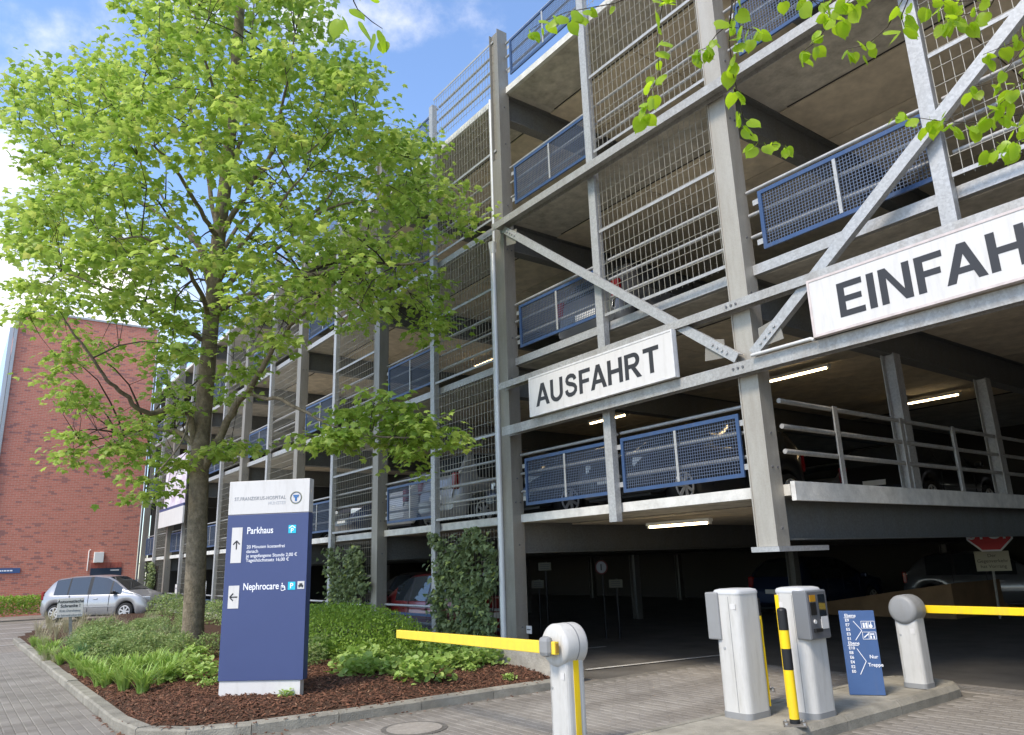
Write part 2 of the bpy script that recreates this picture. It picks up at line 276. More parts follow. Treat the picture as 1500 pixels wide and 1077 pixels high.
def scatter(name, proto, pos, yaw, pitch, roll, size, m, parent=None, origin=(0, 0, 0), kind='stuff'):
    """many leaves in one mesh; each leaf tip direction from yaw / pitch, rolled about its own axis"""
    V, T = proto; n = len(pos); cy, sy, cp, sp, cr, sr = np.cos(yaw), np.sin(yaw), np.cos(pitch), np.sin(pitch), np.cos(roll), np.sin(roll)
    d = np.stack([cp*cy, cp*sy, sp], 1); side = np.stack([sy, -cy, 0*yaw], 1); nn = np.cross(side, d)
    s2 = side*cr[:, None]+nn*sr[:, None]; n2 = -side*sr[:, None]+nn*cr[:, None]
    P = pos[:, None, :]+size[:, None, None]*(V[None, :, 0, None]*s2[:, None]+V[None, :, 1, None]*d[:, None]+V[None, :, 2, None]*n2[:, None])
    F = (T[None]+(np.arange(n)*len(V))[:, None, None]).ravel()
    return npmesh(name, P.reshape(-1, 3), F, np.arange(n*len(T))*3, m, parent, origin, kind)
def leafobj(name, proto, m):
    V, T = proto; me = bpy.data.meshes.new(name); me.from_pydata(V.tolist(), [], T.tolist()); me.materials.append(m); me.polygons.foreach_set('use_smooth', [True]*len(T)); return me
# text -> flat mesh
_dg = bpy.context.evaluated_depsgraph_get
def text(body, size, o, u, v, m, parent, name='lettering', off=0., align='LEFT', space=1., wscale=1., depth=.002):
    cu = bpy.data.curves.new('t', 'FONT'); cu.body = body; cu.size = size; cu.offset = off; cu.align_x = align; cu.space_character = space; cu.extrude = depth; cu.space_line = 1.
    ob = bpy.data.objects.new('t', cu); C.objects.link(ob); bpy.context.view_layer.update()
    me = bpy.data.meshes.new_from_object(ob.evaluated_get(_dg())); bpy.data.objects.remove(ob); bpy.data.curves.remove(cu)
    u = Vector(u).normalized(); v = Vector(v).normalized(); n = u.cross(v); org = Vector(_org.get(parent.name, parent.location) if parent.type == 'MESH' else parent.location)
    for p in me.vertices: p.co = Vector(o)+u*p.co.x*wscale+v*p.co.y+n*p.co.z-org
    me.name = name; me.materials.clear(); me.materials.append(m); ob = bpy.data.objects.new(name, me); C.objects.link(ob); ob.parent = parent; _org[ob.name] = tuple(org)
    return ob
X3, Y3, Z3 = Vector((1, 0, 0)), Vector((0, 1, 0)), Vector((0, 0, 1))
def rrect(cx, cy, w, d, r, k=4, rz=0.):
    out = []
    for sx, sy, a0 in ((1, 1, 0), (-1, 1, PI/2), (-1, -1, PI), (1, -1, 3*PI/2)):
        for i in range(k+1):
            a = a0+PI/2*i/k; x = sx*(w/2-r)+r*math.cos(a); y = sy*(d/2-r)+r*math.sin(a)
            out.append((cx+x*math.cos(rz)-y*math.sin(rz), cy+x*math.sin(rz)+y*math.cos(rz)))
    return out
# ================================================================== SETTING
g = MB().box(-400, -300, -.6, 300, 400, 0).build('ground', MT['ground'], kind='structure')
# driveway pavers: running bond, nearest 300 are single objects
pave = MB(); dw = MB().box(-21.5, -8.2, .001, -2.2, -5.84, .0085).box(-8.2, -5.835, .001, -2.2, 2.6, .0085).build('driveway', mat('joint_sand', (.17, .155, .13), 1, 0, .3, 12), kind='structure')
cells = []
for x0, x1, y0, y1 in ((-21.5, -2.2, -8.145, -5.855), (-8.02, -2.2, -5.95, 2.6)):
    j = 0
    while y0+j*.104 < y1-.1:
        x = x0+(j % 2)*.104
        while x < x1-.21: cells.append((x+.104, y0+j*.104+.052)); x += .208
        j += 1
def inframe(x, y, mrg=30):
    d = Vector((x, y, 0))-CO; k = d.dot(CF)
    if k < .5: return None
    px = 750+FP*d.dot(CR)/k; py = 538.5-FP*d.dot(CU)/k
    return (px, py, k) if -mrg < px < 1500+mrg and py < 1077+mrg else None
vis = []
for c in cells:
    if -5.3 < c[0] < -4.1 and c[1] < 2.05: continue
    q = inframe(*c)
    if q: vis.append((q[2], c))
vis.sort()
pmeshes = []
for i in range(5):
    b = MB(); a, h, e = .1012, .014, .006
    top = [(-a+e, -.0492+e, h), (a-e, -.0492+e, h), (a-e, .0492-e, h), (-a+e, .0492-e, h)]; bot = [(-a, -.0492, h-e), (a, -.0492, h-e), (a, .0492, h-e), (-a, .0492, h-e)]; lo = [(p[0], p[1], .002) for p in bot]
    b.add(top+bot+lo, [(0, 1, 2, 3)]+[(4+k, 4+(k+1) % 4, (k+1) % 4, k) for k in range(4)]+[(8+k, 8+(k+1) % 4, 4+(k+1) % 4, 4+k) for k in range(4)]); pmeshes.append(b)
pm = []
for b in pmeshes:
    me = bpy.data.meshes.new('paver'); me.from_pydata(b.v, [], b.f); me.materials.append(MT['paver']); pm.append(me)
rest = MB()
for i, (dep, c) in enumerate(vis):
    if i < 300: link('paver', random.choice(pm), dw, (c[0], c[1], random.uniform(-.002, .002)), (random.uniform(-.012, .012), random.uniform(-.012, .012), random.uniform(-.01, .01)))
    else:
        dz = random.uniform(-.002, .002); t = random.uniform(-.008, .008); t2 = random.uniform(-.006, .006)
        rest.add([(p[0]+c[0], p[1]+c[1], p[2]+dz+t*p[1]+t2*p[0]) for p in pmeshes[0].v], pmeshes[0].f)
rest.build('paver_field', MT['paver'], dw, kind='stuff')
# garage floor and painted lines
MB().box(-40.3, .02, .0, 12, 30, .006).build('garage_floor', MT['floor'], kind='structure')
ln = MB()
a, b = atz(858, 981, .02), atz(1052, 960, .02); dv = (b-a).normalized(); pv = Vector((-dv.y, dv.x, 0))
for o, l0, l1 in ((a, 0, 3.4), (a+pv*2.4+dv*-.6, 0, 2.5)):
    p = [o+dv*l0-pv*.05, o+dv*l1-pv*.05, o+dv*l1+pv*.05, o+dv*l0+pv*.05]; ln.add([(q.x, q.y, .02) for q in p], [(0, 1, 2, 3)])
for k in range(5):
    o = Vector((-24-2.6*k, -6.6+.2*k, .006)); ln.add([o, o+Vector((0.1, 0, 0)), o+Vector((.1, 2.2, 0)), o+Vector((0, 2.2, 0))], [(0, 1, 2, 3)])
ln.build('road_marking', MT['line'], kind='structure')
# kerb round the planting bed, one stone at a time
kerb = bpy.data.objects.new('kerb', None); C.objects.link(kerb); kerb['kind'] = 'structure'; _org['kerb'] = (0, 0, 0)
path = [(-8.05, -.9), (-8.10, -1.9), (-8.12, -2.9), (-8.16, -3.9), (-8.28, -4.8), (-8.50, -5.38), (-8.95, -5.76), (-9.7, -5.84)]+[(-10.7-i*1.0, -5.84) for i in range(15)]
for i in range(len(path)-1):
    a, b = Vector((*path[i], 0)), Vector((*path[i+1], 0)); d = (b-a).normalized(); n = Vector((d.y, -d.x, 0)); n = n if n.dot(Vector((-14, -3, 0))-a) > 0 else -n
    g_ = d*.004; h = .115+random.uniform(-.006, .006); q = [a+g_, b-g_, b-g_+n*.15, a+g_+n*.15]; e = .02
    qt = [a+g_+n*e, b-g_+n*e, b-g_+n*.15, a+g_+n*.15]
    MB().add([(p.x, p.y, -.02) for p in q]+[(p.x, p.y, h-e) for p in q]+[(p.x, p.y, h) for p in qt],
             [(8, 9, 10, 11)]+[(k, (k+1) % 4, 4+(k+1) % 4, 4+k) for k in range(4)]+[(4+k, 4+(k+1) % 4, 8+(k+1) % 4, 8+k) for k in range(4)]).build('kerb_stone', MT['concrete'], kerb)
# planting bed surface
poly = [Vector(p) for p in path]+[Vector((-25, -5.6)), Vector((-34, -1.0)), Vector((-34, -.3)), Vector((-9, -.42)), Vector((-8.2, -.5))]
def inside(x, y):
    c = False; n = len(poly)
    for i in range(n):
        a, b = poly[i], poly[(i+1) % n]
        if (a.y > y) != (b.y > y) and x < (b.x-a.x)*(y-a.y)/(b.y-a.y)+a.x: c = not c
    return c
def dkerb(x, y):
    best = 9
    for i in range(len(path)-1):
        ax, ay = path[i]; bx, by = path[i+1]; t = max(0, min(1, ((x-ax)*(bx-ax)+(y-ay)*(by-ay))/((bx-ax)**2+(by-ay)**2))); best = min(best, math.hypot(x-ax-t*(bx-ax), y-ay-t*(by-ay)))
    return best
def bedz(x, y):
    d = dkerb(x, y); h = .075+.17*(1-math.exp(-max(0, d-.1)/.5))
    if y > -2.6: h -= .11*max(0, min(1, (x+12.5)/2.0))*min(1, (y+2.6)/1.4)
    if x > -9.4: h -= .06*max(0, min(1, (x+9.4)/1.2))*max(0, min(1, (y+3)/2))
    return h+.012*math.sin(x*3.1+y*2)*math.sin(y*4.3-x)
gx = np.arange(-34, -7.9, .18); gy = np.arange(-5.9, -.2, .18); bed = MB(); idx = {}
for i, x in enumerate(gx):
    for j, y in enumerate(gy): idx[i, j] = len(bed.v); bed.v.append((x, y, bedz(x, y)))
for i in range(len(gx)-1):
    for j in range(len(gy)-1):
        if inside(gx[i]+.09, gy[j]+.09) and dkerb(gx[i]+.09, gy[j]+.09) > .1: bed.f.append((idx[i, j], idx[i+1, j], idx[i+1, j+1], idx[i, j+1])); bed.sm.append(True)
bed.build('planting_bed', MT['soil'], kind='structure')
# bark mulch
n = 42000; px_ = rng.uniform(-15, -8.1, n); py_ = rng.uniform(-5.75, -.45, n)
keep = np.array([inside(x, y) and dkerb(x, y) > .17 for x, y in zip(px_, py_)]); px_, py_ = px_[keep], py_[keep]
CHIP = (np.array([(-.5, -.16, 0), (.5, -.12, .02), (.46, .15, 0), (-.46, .17, .03), (-.4, -.1, .14), (.42, -.08, .13), (.4, .1, .15), (-.42, .12, .12)], float),
        np.array([(4, 5, 6), (4, 6, 7), (0, 1, 5), (0, 5, 4), (1, 2, 6), (1, 6, 5), (2, 3, 7), (2, 7, 6), (3, 0, 4), (3, 4, 7)]))
n = len(px_); pz_ = np.array([bedz(x, y) for x, y in zip(px_, py_)])+rng.uniform(0, .018, n)
scatter('bark_mulch', CHIP, np.stack([px_, py_, pz_], 1), rng.uniform(0, 2*PI, n), rng.normal(0, .3, n), rng.normal(0, .35, n), rng.uniform(.014, .075, n)*rng.uniform(.6, 1, n), MT['chips'])
n = 260; q_ = rng.integers(0, 8, n); kx = np.array([path[i][0]+(path[i+1][0]-path[i][0])*t for i, t in zip(q_, rng.uniform(0, 1, n))]); ky = np.array([path[i][1]+(path[i+1][1]-path[i][1])*t for i, t in zip(q_, rng.uniform(0, 1, n))]); off_ = rng.choice([-.06, .06, .10, -.10], n)+rng.normal(0, .05, n)
spill = np.stack([kx+off_*.9, ky-abs(off_)*.3, np.zeros(n)], 1)
for p in spill: p[2] = .118 if dkerb(p[0], p[1]) < .12 and inside(p[0], p[1]) else .016
scatter('spilled_bark', CHIP, spill, rng.uniform(0, 2*PI, n), rng.normal(0, .12, n), rng.normal(0, .12, n), rng.uniform(.012, .05, n), MT['chips'])
# traffic island
isl = bpy.data.objects.new('traffic_island', None); C.objects.link(isl); isl['kind'] = 'structure'; _org['traffic_island'] = (0, 0, 0)
ix0, ix1, iy1 = -5.17, -4.22, 2.05
out = [(ix1, -3.6)]+[(ix1, y) for y in (-2.6, -1.6, -.6, .4, 1.4)]+[(ix1-.02, 1.75), (ix1-.14, 1.97), (ix1-.4, iy1), (ix0+.3, iy1), (ix0+.08, 1.95), (ix0, 1.7)]+[(ix0, y) for y in (.7, -.3, -1.3, -2.3, -3.6)]
top = MB(); inn = []
cxm = (ix0+ix1)/2
for x, y in out:
    k = .12; inn.append((x+(k if x < cxm-.2 else -k if x > cxm+.2 else 0), y-(.12 if y > 1.9 else 0)))
top.prism(inn, -.02, .135).build('island_paving', MT['concrete'], isl)
for i in range(len(out)-1):
    a, b = Vector((*out[i], 0)), Vector((*out[i+1], 0)); c, d = Vector((*inn[i+1], 0)), Vector((*inn[i], 0)); t = (b-a).normalized()*.003; h = .14
    q = [a+t, b-t, c-t, d+t]; nn = ((c+d)/2-(a+b)/2).normalized()*.045
    qt = [a+t+nn, b-t+nn, c-t, d+t]
    MB().add([(p.x, p.y, -.02) for p in q]+[(p.x, p.y, h-.05) for p in q]+[(p.x, p.y, h) for p in qt],
             [(8, 9, 10, 11)]+[(k, (k+1) % 4, 4+(k+1) % 4, 4+k) for k in range(4)]+[(4+k, 4+(k+1) % 4, 8+(k+1) % 4, 8+k) for k in range(4)]).build('kerb_stone', MT['concrete'], isl)
# manhole
mh = atz(607, 1067, .016); mo = thing('manhole_cover', (mh.x, mh.y, 0), 'round iron manhole cover in the paving in front of the bed kerb', 'manhole')
MB().tube([(mh.x, mh.y, .0), (mh.x, mh.y, .019)], .34, 36, smooth=False).build('ring', MT['iron'], mo)
lid = MB().tube([(mh.x, mh.y, .0), (mh.x, mh.y, .022)], .285, 36, smooth=False).build('lid', mat('lid_fill', (.30, .27, .23), .9, 0, .2, 20, .4, 60), mo)
# ================================================================== PARKING GARAGE
pg = thing('parking_garage', (-20, 8, 0), 'multi storey open steel parking garage with grid facade behind the tree and barriers', 'parking garage'); _org[pg.name] = (-20, 8, 0)
XR = [-.146-5*k for k in range(9)]          # right face of every column
LB = [2.266, 4.996, 7.765, 10.533]; TH = .13; DEP = 17.
CW, CDp = .28, .24
def P(mb, name, m, **k): return mb.build(name, m, pg, **k)
for k, xr in enumerate(XR):
    z0, z1 = (1.70 if k == 1 else 0), 11.95
    if k == 0: z0, z1 = 0, 11.95
    wy = .012 if k == 1 else .055
    m = MB().box(xr-.016, 0, z0, xr, CDp, z1).box(xr-CW, 0, z0, xr-CW+.016, CDp, z1).box(xr-CW+.016, wy, z0, xr-.016, wy+.014, z1)
    c = P(m, 'column', MT['steel_lit' if k == 1 else 'steel'])  # same steel throughout; the light on this column is put into a paler colour
    bl = MB()
    for z in [.6, 1.9, 2.6, 3.0, 4.75, 5.5, 7.2, 8.1, 9.4, 10.2]:
        if z > z0+.1:
            for yy in ((.07, .17) if z in (2.6, 4.75, 7.2) else (.12,)): bl.tube([(xr, yy, z), (xr+.014, yy, z)], .014, 6, smooth=False)
    sub(bl, 'bolts', MT['dgrey'], c, kind='stuff')
    if 1 < k < 8:  # column splice cover
        sub(MB().box(xr-CW+.017, .002, 0, xr-.017, .014, 9.1), 'cover_plate', MT['steel'], c)
    # mid post
    xm = xr-CW/2-2.5+.14-.14
    zt, zb = 11.68, (2.13 if k == 1 else 0)
    if k == 0: zb = 4.66
    mp_ = MB().box(xm-.075, .02, zb, xm+.075, .032, zt).box(xm-.075, .032, zb, xm-.065, .13, zt).box(xm+.065, .032, zb, xm+.075, .13, zt)
    if k < 8: P(mp_, 'middle_post', MT['zinc'])
P(MB().box(-5.47, -.05, 1.64, -5.10, .95, 1.698), 'base_plate', MT['zinc'])
# slabs, edge channels, beams
for l, zb in enumerate(LB):
    xa = -5.06 if l == 0 else 6.
    P(MB().box(-40.3, .246, zb, xa, DEP, zb+TH), 'deck_slab', MT['slab'])
    for k in range(9):
        xr = XR[k]; xl = xr-5+.0
        if l == 0 and k == 0: continue
        x0, x1 = xr-5+.003, xr-CW-.003
        if k == 8: continue
        m = MB().box(x0, .17, zb, x1, .182, zb+TH).box(x0, .182, zb+TH-.012, x1, .244, zb+TH).box(x0, .182, zb, x1, .244, zb+.012)
        P(m, 'edge_channel', MT['edge'] if l == 0 else (MT['zinc'] if l < 3 else MT['edge']))
    for k in range(9):
        if l == 0 and k == 0: continue
        xc = XR[k]-CW/2; h = .50 if l == 0 else .55
        m = MB().box(xc-.007, .25, zb-h+.018, xc+.007, DEP, zb-.02).box(xc-.11, .25, zb-h, xc+.11, DEP, zb-h+.018).box(xc-.11, .25, zb-.02, xc+.11, DEP, zb-.002)
        P(m, 'deck_beam', MT['beam'])
# pale curb strip of the first deck along the open entrance bay
P(MB().box(-5.055, .25, 2.205, -4.995, DEP, 2.425), 'edge_strip', MT['edge'])
# ceiling formwork panels below the decks
cp_me = MB().box(-1.17, -.614, -.022, 1.17, .614, 0); me_panel = bpy.data.meshes.new('ceiling_panel'); me_panel.from_pydata(cp_me.v, [], cp_me.f); me_panel.materials.append(MT['ceil'])
for l in range(4):
    for k in range(0 if l else 1, 5 if l else 3):
        xl, xr = XR[k]-5, XR[k]-CW
        for s in (0, 1):
            xc = (XR[k]-CW/2)-.115-1.175-2.36*s-.05
            for j in range(8):
                link('ceiling_panel', me_panel, pg, (xc+20, 1.93+j*1.25-8, LB[l]-.009), (random.uniform(-.0008, .0008), random.uniform(-.0008, .0008), 0))
        P(MB().box(xr-4.6, 1.29, LB[l]-.0055, xr-.05, 11.6, LB[l]-.0025), 'joint_backing', MT['dark'])
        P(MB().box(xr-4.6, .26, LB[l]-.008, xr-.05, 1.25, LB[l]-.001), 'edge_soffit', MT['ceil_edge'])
# guard panels with grille, rails, wire mesh
def frame_mb(w, h, t=.05, d=.03):
    return MB().box(0, -d, 0, w, 0, t).box(0, -d, h-t, w, 0, h).box(0, -d, t, t, 0, h-t).box(w-t, -d, t, w, 0, h-t)
def grille_mb(w, h, p=.04, t=.05):
    m = MB(); r = .0035
    n = int((w-2*t)/p)
    for i in range(1, n): m.box(t+i*p-r, -.018, t, t+i*p+r, -.012, h-t)
    n = int((h-2*t)/p)
    for i in range(1, n): m.box(t, -.0125, t+i*p-r, w-t, -.0065, t+i*p+r)
    return m
def meshof(mb, name, m):
    me = bpy.data.meshes.new(name); me.from_pydata(mb.v, [], mb.f); me.polygons.foreach_set('use_smooth', mb.sm); me.materials.append(m); return me
PW, PH = 2.06, .78
me_fr = meshof(frame_mb(PW, PH), 'guard_panel', MT['blue']); me_gr = meshof(grille_mb(PW, PH), 'grille', MT['bluegrille']); me_st = meshof(MB().box(PW/2-.02, -.036, .05, PW/2+.02, -.031, PH-.05), 'stiffener', MT['zinc'])
HB = 2.36
me_rail = meshof(MB().tube([(0, 0, 0), (HB, 0, 0)], .024, 10), 'guard_rail', MT['zinc'])
me_flat = meshof(MB().box(0, -.012, -.022, HB-.02, 0, .022), 'mesh_bar', MT['zinc'])
def wire_mb(w, h):
    m = MB(); r = .0024
    for i in range(int(w/.1)+1): m.box(i*.1-r, -.004, 0, i*.1+r, .003, h)
    for i in range(int(h/.2)+1): m.box(0, -.011, i*.2+.05-r, w, -.0045, i*.2+.05+r)
    return m
me_w = meshof(wire_mb(HB-.04, 2.56), 'wire_mesh', MT['wire']); me_w2 = meshof(wire_mb(HB-.04, 1.10), 'wire_mesh', MT['wire']); me_w0 = meshof(wire_mb(HB-.04, 2.0), 'wire_mesh', MT['wire'])
brk = meshof(MB().box(-.05, 0, -.035, .05, .006, .035), 'bracket', MT['zinc'])
OFF = Vector((-20, 8, 0))
def lk(name, me, x, y, z): return link(name, me, pg, (x-OFF.x, y-OFF.y, z-OFF.z))
for k in range(8):
    xr = XR[k]; xcl = xr-CW; xm = xr-CW/2-2.5   # right half: xm+.075 .. xcl ; left half: next column .. xm-.075
    lx0 = xr-5+.02; rx0 = xm+.09
    for l in range(-1, 4):
        zf = LB[l]+TH if l >= 0 else 0.
        if l == -1 and k in (0, 1): continue
        if l == 0 and k == 0: continue
        # left half: blue panel (beside the next column)
        zp = zf+.13 if l >= 0 else -.07
        both = (l == 0 and k == 1)
        for s in ([0, 1] if both else [0]):
            x0 = (xr-5+.235) if s == 0 else xm+.16
            f_ = lk('guard_panel', me_fr, x0, .14, zp); link('grille', me_gr, f_); link('stiffener', me_st, f_)
            if k < 3:
                for bx in (-.04, PW+.04):
                    for bz in (.12, .66): lk('bracket', brk, x0+bx, .125, zp+bz)
        for x0 in (lx0, rx0):
            for j, z in enumerate((.38, .68, 1.0)):
                if k > 4 and j == 1: continue
                r_ = lk('guard_rail', me_rail, x0+.005, .20, zf+z+(0 if l >= 0 else -.16))
        if not both:
            x0 = rx0+.01
            if l == 3: lk('wire_mesh', me_w2, x0, .06, zf+.0)
            elif l == -1: lk('wire_mesh', me_w0, x0, .06, .2)
            else: lk('wire_mesh', me_w, x0, .06, zf+.03)
            if k < 4:
                for z in ((.05, 1.42) if l < 3 else (1.1,)): lk('mesh_bar', me_flat, x0, .045, zf+z+.02)
# one more bay to the right of the view
P(MB().box(4.838, 0, 0, 4.854, CDp, 11.95).box(4.574, 0, 0, 4.59, CDp, 11.95).box(4.59, .055, 0, 4.838, .069, 11.95), 'column', MT['steel'])
P(MB().box(2.139, .02, 0, 2.289, .032, 11.68).box(2.139, .032, 0, 2.149, .13, 11.68).box(2.279, .032, 0, 2.289, .13, 11.68), 'middle_post', MT['zinc'])
for l in range(1, 4):
    zf = LB[l]+TH; P(MB().box(-.143, .17, LB[l], 4.571, .182, zf).box(-.143, .182, zf-.012, 4.571, .244, zf).box(-.143, .182, LB[l], 4.571, .244, LB[l]+.012), 'edge_channel', MT['zinc'])
    f_ = lk('guard_panel', me_fr, .05, .14, zf+.13); link('grille', me_gr, f_); link('stiffener', me_st, f_); lk('wire_mesh', me_w if l < 3 else me_w2, 2.31, .06, zf+.03)
    for x0 in (-.12, 2.3):
        for z in (.38, .68, 1.0): lk('guard_rail', me_rail, x0, .20, zf+z)
# truss over the entrance
def ibeamX(x0, x1, y0, y1, z0, z1, t=.014):
    yc = (y0+y1)/2; return MB().box(x0, y0, z1-t, x1, y1, z1).box(x0, y0, z0, x1, y1, z0+t).box(x0, yc-.005, z0+t, x1, yc+.005, z1-t)
def hbeamX(x0, x1, y0, y1, z0, z1, t=.013):
    zc = (z0+z1)/2; return MB().box(x0, y0, z0, x1, y0+t, z1).box(x0, y1-t, z0, x1, y1, z1).box(x0, y0+t, zc-.005, x1, y1-t, zc+.005)
P(hbeamX(-10.22, 4.85, -.21, -.012, 7.52, 7.65), 'truss_chord', MT['zinc_old'])
P(hbeamX(-10.22, 4.85, -.16, -.012, 4.53, 4.64), 'truss_beam', MT['zinc_old'])
P(hbeamX(-10.16, 4.85, -.16, -.012, 3.71, 3.86), 'truss_beam', MT['zinc_old'])
def diag(a, b):
    a, b = Vector(a), Vector(b); d = (b-a).normalized(); u = d.cross(Y3).normalized(); u = u if u.z > 0 else -u
    m = MB().bar(a+u*0, b+u*0, Y3, .125, .012)
    o1 = Vector((0, .045, 0)); m.bar(a+u*.056+o1, b+u*.056+o1, Y3, .012, .078); m.bar(a-u*.056+o1, b-u*.056+o1, Y3, .012, .078)
    p = P(m, 'truss_diagonal', MT['zinc']); bt = MB()
    for e, s in ((a, 1), (b, -1)):
        for i in range(4): q = e+d*s*(.16+.085*i); bt.tube([q+Vector((0, -.006, 0)), q+Vector((0, -.024, 0))], .02, 6, smooth=False)
    sub(bt, 'bolts', MT['zinc'], p, kind='stuff')
diag((-10.0, -.11, 7.50), (-5.33, -.11, 3.93)); diag((-5.10, -.11, 3.93), (-.40, -.11, 7.50))
for x, z, sx in ((-5.5, 3.98, -1), (-5.0, 3.98, 1), (-9.95, 7.4, 1), (-.35, 7.4, -1)):
    top_ = z > 5; zz = -1 if top_ else 1
    P(MB().add([(x, -.09, z+.0), (x+sx*.32, -.09, z+zz*.03), (x+sx*.28, -.09, z+zz*.30), (x, -.09, z+zz*.24), (x, -.078, z), (x+sx*.32, -.078, z+zz*.03), (x+sx*.28, -.078, z+zz*.30), (x, -.078, z+zz*.24)],
               [(0, 1, 2, 3), (7, 6, 5, 4), (0, 4, 5, 1), (1, 5, 6, 2), (2, 6, 7, 3), (3, 7, 4, 0)]), 'gusset_plate', MT['steel'])
bt = MB()
for x in (-5.36, -5.29, -5.22): 
    for z in (4.585, 3.79): bt.tube([(x, -.16, z), (x, -.172, z)], .016, 6, smooth=False)
P(bt, 'bolts', MT['dgrey'], kind='stuff')
# rain pipe beside the second column
P(MB().tube([(-10.46, -.03, .4), (-10.46, -.03, 7.2), (-10.42, .1, 7.4), (-10.40, .3, 7.45)], .05, 12), 'rain_pipe', MT['zincpipe'])
P(MB().tube([(-10.46, -.03, 7.2), (-10.46, -.03, 7.42)], [.052, .085], 12), 'pipe_funnel', MT['zincpipe'])
P(MB().tube([(-10.47, .02, 7.45), (-10.47, .02, 10.5)], .035, 10), 'rain_pipe', MT['zincpipe'])
P(MB().tube([(-5.05, -.21, 3.88), (-4.28, -.21, 3.88), (-4.24, -.21, 3.86)], .022, 8), 'cable_pipe', MT['zincpipe'])
# inner railing, columns, back wall with window slots
for y in (1.4, 3.1, 4.7, 6.3, 8.2, 10.2, 12.2): P(MB().box(-5.04, y-.045, 2.425, -5.025, y+.045, 3.42).box(-5.09, y+.03, 2.425, -5.04, y+.045, 3.42), 'railing_post', MT['zinc_old'])
for z in (2.78, 3.08, 3.39): P(MB().tube([(-5.075, .26, z), (-5.075, 15, z)], .03, 10), 'guard_rail', MT['zinc_old'])
for y in (3.42, 6.55, 11.):
    P(MB().box(-5.28, y-.1, 2.40, -5.268, y+.1, 4.43).box(-5.10, y-.1, 2.40, -5.088, y+.1, 4.43).box(-5.268, y-.006, 2.40, -5.10, y+.006, 4.43), 'inner_column', MT['zinc_old'])
for k in range(1, 8):
    for y in (8., 15.5):
        for z0, z1 in ((0, 1.71), (2.40, 4.43), (5.13, 7.2), (7.9, 9.97)):
            if k == 1 and z0 < 3: continue
            xc = XR[k]-CW/2; P(MB().box(xc-.1, y-.1, z0, xc-.088, y+.1, z1).box(xc+.088, y-.1, z0, xc+.1, y+.1, z1).box(xc-.088, y-.006, z0, xc+.088, y+.006, z1), 'inner_column', MT['beam'])
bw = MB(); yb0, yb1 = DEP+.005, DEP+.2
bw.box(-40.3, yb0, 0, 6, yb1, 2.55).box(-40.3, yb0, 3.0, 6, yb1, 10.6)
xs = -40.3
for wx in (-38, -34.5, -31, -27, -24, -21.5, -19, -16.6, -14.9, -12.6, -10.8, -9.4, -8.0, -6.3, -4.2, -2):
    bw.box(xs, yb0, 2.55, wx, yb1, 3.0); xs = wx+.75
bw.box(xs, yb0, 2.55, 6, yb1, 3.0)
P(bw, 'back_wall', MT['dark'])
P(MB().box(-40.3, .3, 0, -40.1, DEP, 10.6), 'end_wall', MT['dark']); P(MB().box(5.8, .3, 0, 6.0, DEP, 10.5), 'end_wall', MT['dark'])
# ramp with parapet inside, warm lamp light put into its brown colour
P(MB().add([(-14, 11.5, .01), (-8.5, 11.5, .8), (-8.5, 15.5, .8), (-14, 15.5, .01), (-14, 11.5, .0), (-8.5, 11.5, 0.0), (-8.5, 15.5, 0), (-14, 15.5, 0)], [(0, 1, 2, 3), (4, 5, 1, 0), (5, 6, 2, 1), (6, 7, 3, 2)]), 'ramp', mat('ramp', (.24, .15, .08), .8, 0, .2, 2))
# low concrete wall in front of the ground floor
lw = thing('retaining_wall', (-20, -.45, 0), 'low weathered concrete wall between the planting bed and the garage', 'wall')
for i in range(10):
    x1 = -8.28-i*2.6; x0 = x1-2.585; hh = .36 if i else .355
    MB().add([(x0, -.52, -.05), (x1, -.52, -.05), (x1, -.28, -.05), (x0, -.28, -.05), (x0, -.52, .36), (x1, -.52, hh), (x1, -.28, hh), (x0, -.28, .36)],
             [(3, 2, 1, 0), (4, 5, 6, 7), (0, 1, 5, 4), (1, 2, 6, 5), (2, 3, 7, 6), (3, 0, 4, 7)]).build('wall_section', MT['wallc'], lw, bevel=.012)
# signs on the truss
def _ring(cx, cy, rx, ry, ix, iy, a0, a1, k=12):
    return [[(cx+rx*math.cos(R(a0+(a1-a0)*i/k)), cy+ry*math.sin(R(a0+(a1-a0)*i/k))) for i in (j, j+1)]+[(cx+ix*math.cos(R(a0+(a1-a0)*i/k)), cy+iy*math.sin(R(a0+(a1-a0)*i/k))) for i in (j+1, j)] for j in range(k)]
def _r(x0, y0, x1, y1): return [(x0, y0), (x1, y0), (x1, y1), (x0, y1)]
def _stroke(pts, t):
    L_, R_ = [], []
    for i in range(len(pts)):
        a, b = pts[max(i-1, 0)], pts[min(i+1, len(pts)-1)]; d = math.hypot(b[0]-a[0], b[1]-a[1]); nx, ny = -(b[1]-a[1])/d*t/2, (b[0]-a[0])/d*t/2
        L_.append((pts[i][0]+nx, pts[i][1]+ny)); R_.append((pts[i][0]-nx, pts[i][1]-ny))
    return [[L_[i], R_[i], R_[i+1], L_[i+1]] for i in range(len(pts)-1)]
